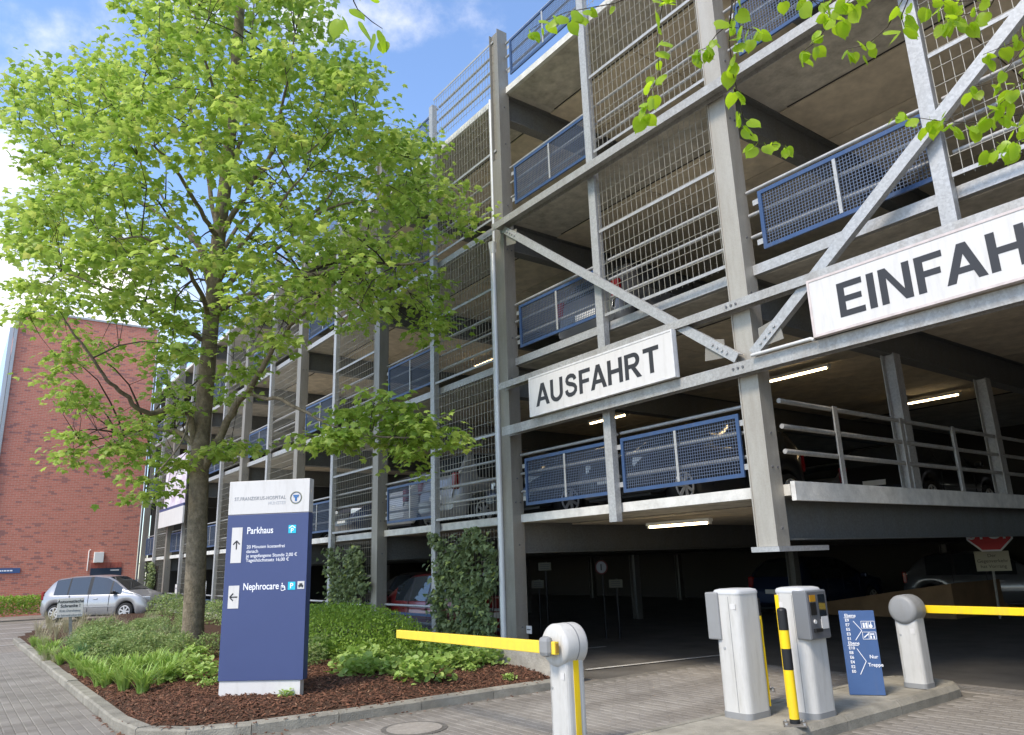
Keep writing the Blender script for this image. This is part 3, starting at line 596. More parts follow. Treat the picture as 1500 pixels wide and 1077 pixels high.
GLY = dict(A=(.93, [[(0, 0), (.21, 0), (.57, 1), (.36, 1)], [(.72, 0), (.93, 0), (.57, 1), (.36, 1)], _r(.22, .22, .71, .38)]), E=(.73, [_r(0, 0, .2, 1), _r(.2, 0, .73, .17), _r(.2, .425, .67, .59), _r(.2, .83, .72, 1)]),
           F=(.68, [_r(0, 0, .2, 1), _r(.2, .83, .68, 1), _r(.2, .41, .60, .575)]), H=(.82, [_r(0, 0, .2, 1), _r(.62, 0, .82, 1), _r(.2, .42, .62, .59)]), I=(.2, [_r(0, 0, .2, 1)]),
           N=(.82, [_r(0, 0, .19, 1), _r(.63, 0, .82, 1), [(.02, 1), (.2, 1), (.80, 0), (.62, 0)]]), T=(.78, [_r(.29, 0, .49, .83), _r(0, .83, .78, 1)]),
           R=(.86, [_r(0, 0, .2, 1), _r(.2, .835, .48, 1), _r(.2, .405, .48, .57)]+_ring(.48, .7025, .31, .2975, .11, .1325, 90, -90)+[[(.34, .405), (.56, .405), (.86, 0), (.62, 0)]]),
           U=(.82, [_r(0, .35, .2, 1), _r(.62, .35, .82, 1)]+_ring(.41, .35, .41, .365, .21, .19, 180, 360)),
           S=(.79, _stroke([(.665, .70), (.64, .79), (.56, .875), (.41, .91), (.26, .885), (.175, .81), (.155, .72), (.195, .63), (.32, .565), (.48, .52), (.62, .45), (.69, .35), (.68, .23), (.58, .13), (.41, .09), (.25, .11), (.145, .195), (.105, .32)], .178)))
def letters(body, x, y, z, cap, wsc, m, parent, gap=.125):
    for ch in body:
        w_, polys = GLY[ch]; b = MB()
        for i, q in enumerate(polys):
            k = len(q); dd = .003+.00035*(i % 9); f_ = [(x+p[0]*cap*wsc, y-dd, z+p[1]*cap) for p in q]; bk = [(p[0], y-.0004, p[2]) for p in f_]
            b.add(f_+bk, [tuple(range(k))]+[(j, (j+1) % k, k+(j+1) % k, k+j) for j in range(k)])
        b.build('letter', m, parent); i_ = body.index(ch); x += (w_+gap-(.12 if body[i_:i_+2] == 'FA' and ch == 'F' else .05 if ch == 'A' and body[i_:i_+2] in ('AU', 'AH') else 0))*cap*wsc
def bigsign(name, label, x0, x1, z0, z1, body, tx, tz, ts, wsc, border):
    y0, y1 = -.255, -.165; s = thing(name, ((x0+x1)/2, -.25, z0), label, 'sign')
    MB().box(x0, y0, z0, x1, y1, z1).build('sign_box', MT['white'], s, bevel=.008)
    fr = MB(); e = .022
    for a in ((x0-.004, z0-.004, x1+.004, z0+e), (x0-.004, z1-e, x1+.004, z1+.004), (x0-.004, z0+e, x0+e, z1-e), (x1-e, z0+e, x1+.004, z1-e)): fr.box(a[0], y0-.006, a[1], a[2], y0+.06, a[3])
    fr.build('frame', mat('sign_frame_'+name, border, .45, .0, .15, 8), s)
    letters(body, tx, y0, tz, ts, wsc, MT['letter'], s)
bigsign('exit_sign', 'white sign box reading AUSFAHRT hung on the steel beams', -9.24, -6.18, 3.87, 4.51, 'AUSFAHRT', -9.07, 4.005, .36, 1.01, (.62, .61, .59))
bigsign('entrance_sign', 'large white sign box reading EINFAHRT with thin red border', -4.21, -1.15, 3.87, 4.515, 'EINFAHRT', -3.88, 4.0, .375, 1.02, (.56, .49, .46))
# fluorescent tubes
def tubelamp(p, label, along=X3, ln=1.3):
    t = thing('tube_lamp', tuple(p), label, 'lamp', 'fluorescent lamps under the decks')
    MB().obox(p, along, along.cross(Z3), Z3, ln, .09, .05).build('housing', MT['box'], t); MB().tube([p-along*(ln/2-.05)-Z3*.045, p+along*(ln/2-.05)-Z3*.045], .018, 8).build('tube', MT['tube'], t)
    MB().obox(p-along*(ln/2-.025)-Z3*.04, along, along.cross(Z3), Z3, .04, .05, .05).build('holder', MT['box'], t)
    MB().obox(p+along*(ln/2-.025)-Z3*.04, along, along.cross(Z3), Z3, .04, .05, .05).build('holder', MT['box'], t)
for (x, y, z, lab) in ((993, 765, 2.15, 'lit fluorescent tube under the first deck in the exit bay'), (1168, 546, 4.87, 'lit fluorescent tube under the ceiling right of the tall column'), (1362, 583, 4.87, 'lit fluorescent tube deep inside behind the inner columns'),
                       (890, 612, 4.87, 'lit fluorescent tube below the exit sign'), (712, 529, 7.62, 'lit fluorescent tube seen through the wire grid left of the second column')):
    tubelamp(atz(x, y, z), lab)
# banner and small white board on the far end
bn = thing('banner', (-33.4, -.2, 3.5), 'pink and white banner hung at the far left end of the garage', 'banner')
MB().box(-35.2, -.22, 4.35, -31.6, -.2, 6.4).build('picture', MT['pink'], bn); MB().box(-35.6, -.30, 3.55, -31.4, -.24, 4.22).build('board', MT['white'], bn); MB().box(-35.6, -.30, 4.225, -31.4, -.24, 4.33).build('stripe', MT['navy'], bn)
# ================================================================== BRICK TOWER
tw = thing('brick_tower', (-45, -3, 0), 'tall red brick tower block at the left end of the garage', 'building')
MB().box(-52, -6.1, 0, -42, .15, 14.4).build('wall', MT['brick'], tw)
MB().box(-52.1, -6.2, 14.4, -41.94, .22, 14.5).build('coping', MT['zinc_old'], tw)
MB().box(-42.02, -6.24, 0, -41.9, -6.105, 14.4).build('corner_profile', MT['zinc'], tw); MB().box(-50, -6.42, 0, -42.3, -6.25, 13.6).build('glass_stair', glass('stair_glass', (.45, .52, .55), .15), tw)
MB().tube([(-41.93, .2, 0), (-41.93, .2, 14.3)], .05, 8).build('rain_pipe', MT['dgrey'], tw)
dr = MB().box(-42.03, -1.86, 0, -41.97, -.5, 2.02).build('door', MT['door'], tw); sub(MB().box(-41.968, -1.0, 1.88, -41.95, -.62, 1.94), 'door_plate', MT['white'], dr); sub(MB().tube([(-41.95, -.7, .95), (-41.95, -.7, 1.15)], .015, 6), 'handle', MT['zinc'], dr)
sl = MB()
for i in range(8): sl.box(-42.02, -1.86+i*.17, 2.03, -41.975, -1.86+i*.17+.155, 2.27)
sl.build('soldier_course', mat('soldier_brick', (.36, .10, .07), .9, 0, .3, 3), tw)
wl = thing('wall_box', (-41.9, -1.6, 2.2), 'cream wall box with conduit above the tower door', 'electrical box'); MB().box(-41.995, -1.78, 2.28, -41.8, -1.36, 2.78).build('case', MT['box'], wl, bevel=.02); MB().tube([(-41.97, -2.0, 1.9), (-41.97, -2.0, 2.85), (-41.97, -1.93, 2.9)], .025, 6).build('conduit', MT['box'], wl)
ws = thing('wall_sign', (-41.9, -5.1, 2), 'dark blue strip sign on the brick tower above the low hedge', 'sign'); MB().box(-41.99, -6.0, 1.9, -41.94, -4.72, 2.13).build('board', MT['navy2'], ws)
wt = MB(); y = -5.9
while y < -5.05: d_ = random.uniform(.04, .12); wt.box(-41.938, y, 1.99, -41.935, y+d_, 2.05); y += d_+.02
wt.build('print', MT['text'], ws)
# ================================================================== CARS
def car(name, label, group, loc, rz, Lc, Wc, Hc, kind, paint, z=0., m_glass=None, wheel_r=.31):
    root = thing(name, (0, 0, 0), label, 'car', group)
    hl = Lc/2; wx = (hl-.82, -hl+.68); ns_ = 64; xs = np.linspace(-hl, hl, ns_)
    if kind == 'mpv':
        top = [(-1, .62), (-.985, .95), (-.93, 1.02), (-.80, 1.44), (-.74, 1.53), (-.4, 1.61), (-.02, 1.62), (.2, 1.56), (.36, 1.40), (.60, 1.06), (.68, 1.0), (.86, .86), (.96, .70), (1, .5)]
        ws0, ws1, rw0, rw1 = .20, .62, -.93, -.76; sidew = ((-.76, -.50), (-.455, -.10), (-.055, .30), (.345, .52))
    elif kind == 'suv':
        top = [(-1, .62), (-.985, 1.0), (-.95, 1.08), (-.82, 1.58), (-.76, 1.66), (-.3, 1.70), (.05, 1.66), (.16, 1.60), (.42, 1.12), (.5, 1.08), (.86, .98), (.96, .82), (1, .55)]
        ws0, ws1, rw0, rw1 = .13, .44, -.95, -.80; sidew = ((-.76, -.46), (-.42, -.08), (-.04, .24))
    else:
        top = [(-1, .6), (-.985, .9), (-.94, .98), (-.76, 1.36), (-.66, 1.44), (-.3, 1.48), (0, 1.45), (.12, 1.38), (.40, 1.0), (.5, .95), (.84, .82), (.96, .66), (1, .48)]
        ws0, ws1, rw0, rw1 = .10, .42, -.93, -.74; sidew = ((-.70, -.44), (-.40, -.08), (-.04, .24))
    tx = [p[0]*hl for p in top]; tz = np.array([p[1] for p in top])*Hc/max(p[1] for p in top)
    ztop = np.interp(xs, tx, tz)
    belt = (.93 if kind == 'mpv' else .98 if kind == 'suv' else .88)
    rings = []
    for x, zt in zip(xs, ztop):
        e = abs(x)/hl; hw = Wc/2*(1-.16*max(0, (e-.80)/.2)**2-.02*e); zb = .20
        for wxx in wx:
            d2 = (wheel_r+.055)**2-(x-wxx)**2
            if d2 > 0: zb = max(zb, wheel_r+math.sqrt(d2))
        if e > .93: zb = max(zb, .20+(e-.93)*2.0)
        bz = min(belt+.04*(1-(x/hl+1)/2), zt-.015); zb = min(zb, bz-.1)
        f_ = max(0., min(1., (zt-bz)/.55)); rw = hw*(1-.24*f_); z3 = zt-.05*f_-.006
        rings.append([(x, 0, zb), (x, -hw*.9, zb), (x, -hw*.985, zb+.05), (x, -hw, (zb+bz)/2), (x, -hw*.985, bz-.03), (x, -hw*.955, bz), (x, -(hw*.955+(rw-hw*.955)*.5), (bz+z3)/2+.012*f_), (x, -rw, z3), (x, -rw*.86, zt-.012*f_), (x, -rw*.45, zt), (x, 0, zt+.004)])
    full = [r+[(p[0], -p[1], p[2]) for p in r[-2:0:-1]] for r in rings]; kk = len(full[0])
    body = MB(); glassm = {}
    vs = [p for r in full for p in r]; body.v = list(vs)
    bands = {}
    def gm(nm): return bands.setdefault(nm, [])
    for i in range(ns_-1):
        xm_ = (xs[i]+xs[i+1])/2/hl
        for j in range(kk):
            f = (i*kk+j, i*kk+(j+1) % kk, (i+1)*kk+(j+1) % kk, (i+1)*kk+j); nm = None; jj = j if j < 10 else kk-1-j
            if jj in (5, 6):
                for si, (a, b) in enumerate(sidew):
                    if a < xm_ < b and ztop[i] > belt+.16 and ztop[i+1] > belt+.16: nm = ('side_window', j < 10, si)
                if nm is None and sidew[0][0]+.02 < xm_ < sidew[-1][1]-.01 and ztop[i] > belt+.16 and ztop[i+1] > belt+.16: nm = ('pillar', j < 10, sum(1 for q in sidew if xm_ > q[1]))
            if jj in (8, 9) and ws0 < xm_ < ws1: nm = ('windscreen', 0, 0)
            if jj in (8, 9) and rw0 < xm_ < rw1: nm = ('rear_window', 0, 0)
            if nm: gm(nm).append(f)
            else: body.f.append(f); body.sm.append(True)
    body.add(full[0], [tuple(range(kk))[::-1]]); body.add(full[-1], [tuple(range(kk))])
    body.build('body', paint, root)
    for (nm, a, b), fs in bands.items():
        used = sorted({i for f in fs for i in f}); mp2 = {u: i for i, u in enumerate(used)}; g_ = MB(); g_.add([vs[u] for u in used], [tuple(mp2[i] for i in f) for f in fs], True); g_.build(nm, MT['black'] if nm == 'pillar' else MT['cglass'], root)
    for wxx in wx:
        for s in (-1, 1):
            yo = s*(Wc/2-.015); yi = s*(Wc/2-.23); r = wheel_r
            t_ = MB(); prof = [(yi, .62), (yi, .92), (yi+s*.03, 1), (yo-s*.03, 1), (yo, .93), (yo, .66)]
            rings_ = [[(wxx+r*q*math.cos(2*PI*i/24), yy, r+r*q*math.sin(2*PI*i/24)) for i in range(24)] for yy, q in prof]
            t_.loft(rings_); wo = t_.build('wheel', MT['tyre'], root); _org[wo.name] = (0, 0, 0)
            rm = MB(); yy = yo+s*.008
            for i in range(7):
                a = 2*PI*i/7; d = Vector((math.cos(a), 0, math.sin(a))); c0 = Vector((wxx, yy, r)); rm.bar(c0+d*.03, c0+d*r*.64, Y3, .05, .02)
            rm.tube([(wxx, yy-s*.02, r), (wxx, yy+s*.008, r)], .055, 12)
            rm.loft([[(wxx+q*math.cos(2*PI*i/24), y_, r+q*math.sin(2*PI*i/24)) for i in range(24)] for y_, q in ((yy-s*.02, r*.70), (yy+s*.006, r*.70), (yy+s*.006, r*.60), (yy-s*.03, r*.58))], cap=False)
            sub(rm, 'rim', MT['rim'], wo)
    MB().box(-hl*.9, -Wc/2*.8, .16, hl*.9, Wc/2*.8, .3).build('underbody', MT['black'], root)
    for s in (-1, 1):
        MB().obox((hl*.925, s*Wc*.36, .68*Hc/1.5), Vector((.75, s*.6, 0)), Vector((s*.6, -.75, 0)), Z3, .10, .34, .15).build('headlight', MT['lampw'], root, bevel=.03)
        MB().obox((-hl*.965, s*Wc*.405, .86*Hc/1.5), X3, Y3, Z3, .12, .16, .30 if kind != 'suv' else .36).build('tail_light', MT['lampr'], root, bevel=.03)
        MB().obox((hl*.40, s*(Wc/2+.06), belt+.07), X3, Y3, Z3, .13, .17, .12).build('mirror', paint if kind != 'mpv' else MT['black'], root, bevel=.03)
        for dx in (-.22, .22):
            MB().obox((hl*(dx-.16), s*(Wc/2+.002), belt-.13), X3, Y3, Z3, .17, .03, .03).build('door_handle', MT['rim'] if kind == 'mpv' else paint, root, bevel=.008)
        tr_ = MB().obox((-.02*hl, s*(Wc/2+.004), .52), X3, Y3, Z3, hl*.95, .016, .035).build('side_trim', paint, root)
        for dx in (-.43, -.075, .31): MB().obox((hl*dx, s*(Wc/2-.004), .64), X3, Y3, Z3, .012, .012, .62).build('door_seam', MT['black'], root)
    MB().obox((-hl*.995, 0, .62), X3, Y3, Z3, .03, .5, .11).build('number_plate', MT['plate'], root); MB().obox((hl*.999, 0, .45), X3, Y3, Z3, .03, .5, .11).build('number_plate', MT['plate'], root)
    MB().obox((hl*.985, 0, .60), X3, Y3, Z3, .05, Wc*.5, .13).build('grille', MT['black'], root)
    root.location = (*loc, z); root.rotation_euler = (0, 0, rz)
    return root
def paint(n, c, metal=.5, rough=.3): 
    m = mat(n, c, rough, metal, spec=.6); m.node_tree.nodes['Principled BSDF'].inputs['Coat Weight'].default_value = .6; return m
PS, PD, PR, PW_, PG, PB = paint('silver', (.33, .33, .335), .35), paint('dark', (.012, .013, .016)), paint('dark_red', (.17, .01, .012), .2), paint('white_car', (.7, .7, .7), 0), paint('grey_car', (.13, .135, .145)), paint('blue_car', (.02, .035, .09))
car('parked_car', 'silver compact people carrier parked in the open in front of the brick tower', None, (-33.6, -2.35), R(48), 4.3, 1.72, 1.66, 'mpv', PS, .02)
GI = 'cars parked inside the garage'
car('parked_car', 'silver estate car backed up to the blue guard panel left of the ivy', GI, (-14.1, 3.1), R(90), 4.5, 1.8, 1.62, 'suv', PS, 2.40)
car('parked_car', 'black car nosed up to the wire grid above the tall ivy', GI, (-11.45, 3.0), R(-90), 4.3, 1.76, 1.48, 'hatch', PD, 2.40)
car('parked_car', 'dark car behind the guard panel directly right of the second column', GI, (-8.75, 3.1), R(-90), 4.4, 1.78, 1.5, 'suv', paint('anthracite', (.02, .022, .026)), 2.40)
car('parked_car', 'white hatchback behind the wire grid left of the third column', GI, (-16.6, 3.1), R(90), 4.1, 1.72, 1.48, 'hatch', PW_, 2.40)
car('parked_car', 'dark blue car behind the first deck guard panel above the clipped hedge', GI, (-19.2, 3.1), R(-90), 4.3, 1.75, 1.5, 'hatch', PB, 2.40)
car('parked_car', 'grey car on the first deck far left near the banner', GI, (-29.0, 3.1), R(90), 4.2, 1.75, 1.5, 'hatch', PG, 2.40)
car('parked_car', 'dark grey estate on the second deck behind the diagonal brace', GI, (-9.05, 3.1), R(90), 4.4, 1.78, 1.55, 'suv', PG, 5.13)
car('parked_car', 'dark red car on the ground floor between the ivy panels', GI, (-14.6, 1.25), R(180), 4.2, 1.75, 1.46, 'hatch', PR, .01)
car('parked_car', 'black car in the dark of the ground floor near the stop sign', GI, (-6.2, 14.3), R(-75), 4.4, 1.8, 1.5, 'suv', PD, .01)
car('parked_car', 'dark car on the ground floor behind the short ivy panel', GI, (-18.9, 3.0), R(-90), 4.2, 1.75, 1.46, 'hatch', PD, .01)
car('parked_car', 'dark car far back in the exit bay beside the small tilted plates', GI, (-12.6, 12.6), R(90), 4.3, 1.76, 1.5, 'hatch', PB, .01)
car('parked_car', 'grey car far back in the entrance lane left of the stop sign', GI, (-8.9, 15.0), R(20), 4.3, 1.76, 1.5, 'hatch', PG, .01)
car('parked_car', 'dark car deep on the first deck behind the inner railing', GI, (-8.3, 10.5), R(90), 4.3, 1.76, 1.5, 'suv', PD, 2.40)
car('parked_car', 'silver car deep on the first deck between the inner columns', GI, (-10.9, 11.0), R(-90), 4.3, 1.76, 1.5, 'hatch', PS, 2.40)
# ================================================================== BARRIERS AND MACHINES
def barrier(label, x, y, side, z0, ln, droop, h, r, th):
    t = thing('barrier', (x, y, z0), label, 'barrier', 'parking barriers')
    MB().prism(rrect(x, y, .25, .23, .05), z0+.045, z0+h-.24, smooth=False).build('post', MT['pale'], t)
    MB().prism(rrect(x, y, .262, .242, .05), z0, z0+.05).build('plinth', MT['grey'], t)
    sx = 1 if side < 0 else -1
    MB().box(x+sx*.1255, y-.03, z0+.06, x+sx*.130, y+.03, z0+h-.28).build('yellow_stripe', MT['yellow'], t)
    zc = z0+h-r-.005
    pr = [(-.15, .0), (-.15, r*.72), (-.14, r*.88), (-.12, r*.975), (-.11, r), (.09, r), (.11, r*.97), (.13, r*.78), (.14, 0.001)]
    hd = MB().loft([[(x+max(q, .001)*math.cos(2*PI*i/40), y+yy, zc+max(q, .001)*math.sin(2*PI*i/40)) for i in range(40)] for yy, q in pr], cap=False).build('drum_head', MT['pale'] if side < 0 else MT['grey'], t)
    sub(MB().loft([[(x+q*math.cos(2*PI*i/40), y+yy, zc+q*math.sin(2*PI*i/40)) for i in range(40)] for yy, q in ((.0, r+.0005), (.0, r+.002), (.012, r+.002), (.012, r+.0005))], cap=False), 'seam', MT['grey'], hd)
    yb = y-.20 if side < 0 else y+.19
    a = Vector((x-side*.12, yb, zc-.01)); b = Vector((x+side*ln, yb, zc-.01-droop))
    bo = MB(); u = (b-a).normalized()
    nv = Vector((0, 1, 0)); e0, e1 = th, th*.85
    bo.loft([[p+nv*.0225*sy+Z3*hh*sz for sy, sz in ((-1, -.5), (1, -.5), (1, .5), (-1, .5))] for p, hh in ((a, e0), (b, e1))], False)
    bm = bo.build('boom', MT['yboom'] if side < 0 else MT['yellow'], t, bevel=.006)
    sub(MB().obox(a-u*.004, Y3, u, Z3, .03, .012, .08), 'end_cap', mat('brown_cap_'+str(side), (.35, .20, .03), .6), bm)
    sub(MB().box(x+.05, y-.1165, z0+h-2*r-.10, x+.10, y-.1145, z0+h-2*r-.045), 'sticker', MT['white'], MB().box(x-.085, y-.116, z0+.10, x-.0835, y-.1145, z0+h-2*r-.04).build('door_seam', MT['grey'], t))
    MB().tube([(x-.065, y-.113, z0+.55), (x-.065, y-.119, z0+.55)], .012, 12).build('lock', MT['zinc'], t)
    MB().obox((x-.01*side, yb-.03 if side < 0 else yb, zc), X3, Y3, Z3, .13, .09 if side < 0 else .12, .17).build('clamp', MT['grey'], t, bevel=.04)
    return t
pL = atz(836, 1104, .02); barrier('grey barrier post in the foreground with yellow boom pointing left over the bed', pL.x, pL.y, -1, .0, 2.75, .03, 1.09, .18, .105)
tl = None
pR = atz(1341, 1008, .14); barrier('grey barrier post at the far end of the island with boom pointing right', pR.x, pR.y+.1, 1, .14, 3.2, .0, .985, .158, .085)
st = bpy.data.objects
def machine(label, x, y, z0, s):
    t = thing('ticket_machine', (x, y, z0), label, 'ticket machine', 'ticket machines on the island'); h = 1.165; w_, d_ = .31, .36
    sec = rrect(x, y, w_, d_, .07, 5)
    MB().prism(sec, z0+.05, z0+h-.05, smooth=False).build('cabinet', MT['pale'], t)
    MB().prism(rrect(x, y, w_+.012, d_+.012, .075, 5), z0, z0+.055).build('plinth', MT['grey'], t)
    MB().loft([[(p[0], p[1], z0+h-.05+zz) for p in rrect(x, y, w_*q+.008, d_*q+.008, .07*q, 5)] for zz, q in ((0, 1.0), (.02, 1.0), (.04, .93), (.05, .7))]).build('cap', mat('cap_'+str(s), (.5, .5, .49), .45), t)
    MB().box(x-w_/2*.0-.14, y-d_/2-.003, z0+.08, x-.10, y-d_/2+.01, z0+h-.07).build('yellow_stripe', MT['yellow'], t) if s > 0 else MB().box(x+.09, y+d_/2-.01, z0+.08, x+.14, y+d_/2+.004, z0+h-.3).build('yellow_stripe', MT['yellow'], t)
    xa = x+s*w_/2; rd = MB().box(xa-s*.09, y-.205, z0+h-.47, xa+s*.06, y+.13, z0+h-.03).build('reader_unit', MT['grey'] if s < 0 else mat('reader_grey', (.16, .165, .17), .5), t, bevel=.012)
    xf = xa+s*.0605
    sub(MB().box(xf, y-.19, z0+h-.455, xf+s*.006, y+.115, z0+h-.045), 'front_plate', MT['dgrey'], rd)
    xf += s*.0065
    sub(MB().box(xf, y-.165, z0+h-.13, xf+s*.006, y-.075, z0+h-.07), 'display', mat('amber_display'+str(s), (.45, .22, .02), .3), rd)
    sub(MB().box(xf, y-.165, z0+h-.25, xf+s*.005, y-.075, z0+h-.14), 'lens', MT['black'], rd); sub(MB().box(xf, y-.03, z0+h-.29, xf+s*.005, y+.08, z0+h-.07), 'window', MT['cglass'], rd)
    sub(MB().box(xf, y-.02, z0+h-.38, xf+s*.008, y+.09, z0+h-.27), 'label_plate', MT['white'], rd); sub(MB().tube([(xf, y-.12, z0+h-.31), (xf+s*.01, y-.12, z0+h-.31)], .02, 12), 'button', MT['white'], rd)
    sub(MB().box(xf, y-.16, z0+h-.40, xf+s*.03, y-.05, z0+h-.37), 'ticket_slot', MT['black'], rd)
    MB().tube([(x-.05, y-d_/2+.003, z0+.62), (x-.05, y-d_/2-.005, z0+.62)], .013, 12).build('lock', MT['zinc'], t)
    MB().box(x-s*.09-.03, y-d_/2-.0015, z0+.98, x-s*.09+.03, y-d_/2+.004, z0+1.03).build('sticker', MT['white'], t)
    MB().box(x-.008+.05, y-d_/2-.0015, z0+.06, x+.058-.01, y-d_/2+.004, z0+h-.07).build('seam', MT['grey'], t)
    return t
p1 = atz(1090, 1052, .135); machine('white ticket machine with plain grey box on its left side', p1.x-.03, p1.y+.10, .135, -1)
p2 = atz(1188, 1052, .135); machine('white ticket machine with grey card reader facing right', p2.x-.04, p2.y+.10, .135, 1)
def bollard(label, x, y, z0, h, lean=0.):
    t = thing('bollard', (x, y, z0), label, 'bollard', 'striped bollards beside the machines'); r = .043
    z = z0; 
    for hh, m_, nm in ((.05, 'black', 'foot_ring'), (.41, 'yellow', 'tube'), (.18, 'black', 'black_band'), (.16, 'yellow', 'yellow_band'), (.17, 'black', 'black_band')):
        MB().tube([(x, y, z), (x, y, z+hh)], r+(.0015 if m_ == 'black' else 0), 20).build(nm, MT[m_], t); z += hh
    MB().loft([[(x+q*math.cos(2*PI*i/20), y+q*math.sin(2*PI*i/20), z+zz) for i in range(20)] for zz, q in ((0, r), (.015, r*.9), (.024, r*.5), (.026, .002))]).build('cap', MT['black'], t)
    MB().obox((x, y, z0+.006), Vector((.8, .6, 0)), Vector((-.6, .8, 0)), Z3, .2, .2, .012).build('foot_plate', MT['iron'], t)
    bt_ = MB()
    for sx in (-1, 1):
        for sy in (-1, 1): q = Vector((x, y, z0+.012))+Vector((.8, .6, 0))*.075*sx+Vector((-.6, .8, 0))*.075*sy; bt_.tube([q, q+Z3*.015], .012, 6)
    bt_.build('bolts', MT['zinc'], t, kind='stuff')
pb = atz(1165, 1062, .14); bollard('yellow and black striped bollard in front of the right ticket machine', pb.x, pb.y, .14, 1.0)
pb = atz(1122, 1012, .14); bollard('striped bollard half hidden behind the left ticket machine', pb.x, pb.y, .14, 1.0)
# level board
q0, q1 = atz(1245, 1018, .14), atz(1298, 1019, .14); u = (q1-q0); u.z = 0; wB = u.length; u.normalize(); n = Vector((u.y, -u.x, 0)); hB = .85
lb = thing('level_board', tuple((q0+q1)/2), 'blue board on the island listing the levels in white', 'sign')
ctr = (q0+q1)/2+n*-.02+Z3*hB/2
MB().obox(ctr, u, n, Z3, wB, .035, hB).build('board', MT['navy2'], lb, bevel=.003)
def bp(a, b): return q0+u*(a*wB)+Z3*(b*hB)+n*.0005
for i, s_ in enumerate(['Ebene', 'E9', 'E7', 'E5', 'E3', 'E1', 'Ebene', 'E10', 'E8', 'E6', 'E4', 'E2', 'E0']):
    big = s_ == 'Ebene'; text(s_, .046 if big else .041, bp(.15, .925-i*.0555), u, Z3, MT['text'], lb, off=.0006)
    if big: MB().obox(bp(.285, .915-i*.0555), u, n, Z3, .11, .004, .005).build('underline', MT['text'], lb)
for y0, y1, ym in ((.875, .645, .76), (.545, .24, .395)):
    a_, b_, c_ = bp(.38, y0), bp(.59, ym), bp(.38, y1); MB().bar(a_, b_, n, .006, .004).bar(b_, c_, n, .006, .004).build('bracket_line', MT['text'], lb)
text('Nur', .050, bp(.70, .43), u, Z3, MT['text'], lb, off=.0006); text('Treppe', .050, bp(.63, .335), u, Z3, MT['text'], lb, off=.0006)
def frame_icon(cx, cy, s):
    m = MB(); c = bp(cx, cy)
    for dx, dz, ww, hh in ((0, s/2, s, .004), (0, -s/2, s, .004), (-s/2, 0, .004, s), (s/2, 0, .004, s)): m.obox(c+u*dx+Z3*dz, u, n, Z3, ww, .004, hh)
    return m, c
for cx, cy, k_ in ((.70, .83, 'lift'), (.87, .83, 'wheel'), (.70, .70, 'stair'), (.87, .70, 'exit')):
    m, c = frame_icon(cx, cy, .072)
    if k_ == 'lift': m.obox(c-u*.012-Z3*.005, u, n, Z3, .018, .004, .05).obox(c+u*.014-Z3*.005, u, n, Z3, .016, .004, .05)
    if k_ == 'wheel': m.tube([c-u*.004-Z3*.014, c-u*.004-Z3*.014+n*.003], .018, 14).obox(c+Z3*.012, u, n, Z3, .008, .004, .034)
    if k_ == 'stair': m.bar(c-u*.024-Z3*.02, c+u*.024+Z3*.02, n, .01, .004)
    if k_ == 'exit': m.obox(c+Z3*.015, u, n, Z3, .04, .004, .012).obox(c-Z3*.015-u*.014, u, n, Z3, .012, .004, .03).obox(c-Z3*.015+u*.014, u, n, Z3, .012, .004, .03)
    m.build('pictogram', MT['text'], lb)
# stop sign inside
sp = atd(1465, 905, 17.); sp.z = 0; tsx = 'red octagonal stop sign with cream plate on a post inside the entrance'
ss = thing('stop_sign', tuple(sp), tsx, 'traffic sign'); vd = (CO-sp); vd.z = 0; vd.normalize(); su = Vector((-vd.y, vd.x, 0)); su = su if su.dot(CR) > 0 else -su
dpt = atd(1447, 778, 17.); cz = dpt.z; cs = Vector((dpt.x, dpt.y, cz))
def octo(r, off): return [cs+vd*off+su*r*math.cos(R(22.5+45*i))+Z3*r*math.sin(R(22.5+45*i)) for i in range(8)]
MB().loft([octo(.49, 0), octo(.49, .012)], False).build('octagon', MT['text'], ss); MB().loft([octo(.45, .0125), octo(.45, .015)], False).build('red_face', MT['red'], ss)
text('STOP', .36, cs+vd*.0165-Z3*.17, su, Z3, MT['text'], ss, off=.008, align='CENTER')
pc = atd(1454, 822, 17.)+vd*.0
MB().obox(pc, su, vd, Z3, .68, .015, .44).build('plate', MT['creamy'], ss)
for i, s_ in enumerate(('Der', 'Gegenverkehr', 'hat Vorrang')): text(s_, .105, pc+vd*.0085+Z3*(.09-.12*i), su, Z3, MT['letter'], ss, align='CENTER')
MB().tube([sp-vd*.03, Vector((cs.x, cs.y, cz+.3))-vd*.03], .03, 8).build('post', MT['zinc_old'], ss)
# cream signs inside left, the bay's dimness put into darker plate and post colours
for x, y, lab, bw_ in ((798, 830, 'cream notice plate high beside the second column inside', .30), (788, 856, 'tilted cream arrow plate beside the second column inside', .28), (902, 855, 'tilted cream plate deep inside the exit bay', .30)):
    c = atd(x, y, 15.5); t = thing('notice_plate', tuple(c), lab, 'sign', 'notice plates inside the exit')
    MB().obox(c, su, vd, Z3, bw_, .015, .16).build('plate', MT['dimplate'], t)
    m = MB()
    for i in (-1, 0, 1): m.obox(c+vd*.009+Z3*.04*i, su, vd, Z3, bw_*.7, .003, .012)
    m.build('print', MT['letter'], t)
    MB().tube([(c.x-vd.x*.04, c.y-vd.y*.04, 0), (c.x-vd.x*.04, c.y-vd.y*.04, c.z+.1)], .02, 6).build('post', MT['black'], t)
c = atd(881, 831, 16.); t = thing('speed_sign', tuple(c), 'round white sign with red rim in the dark of the exit bay', 'traffic sign')
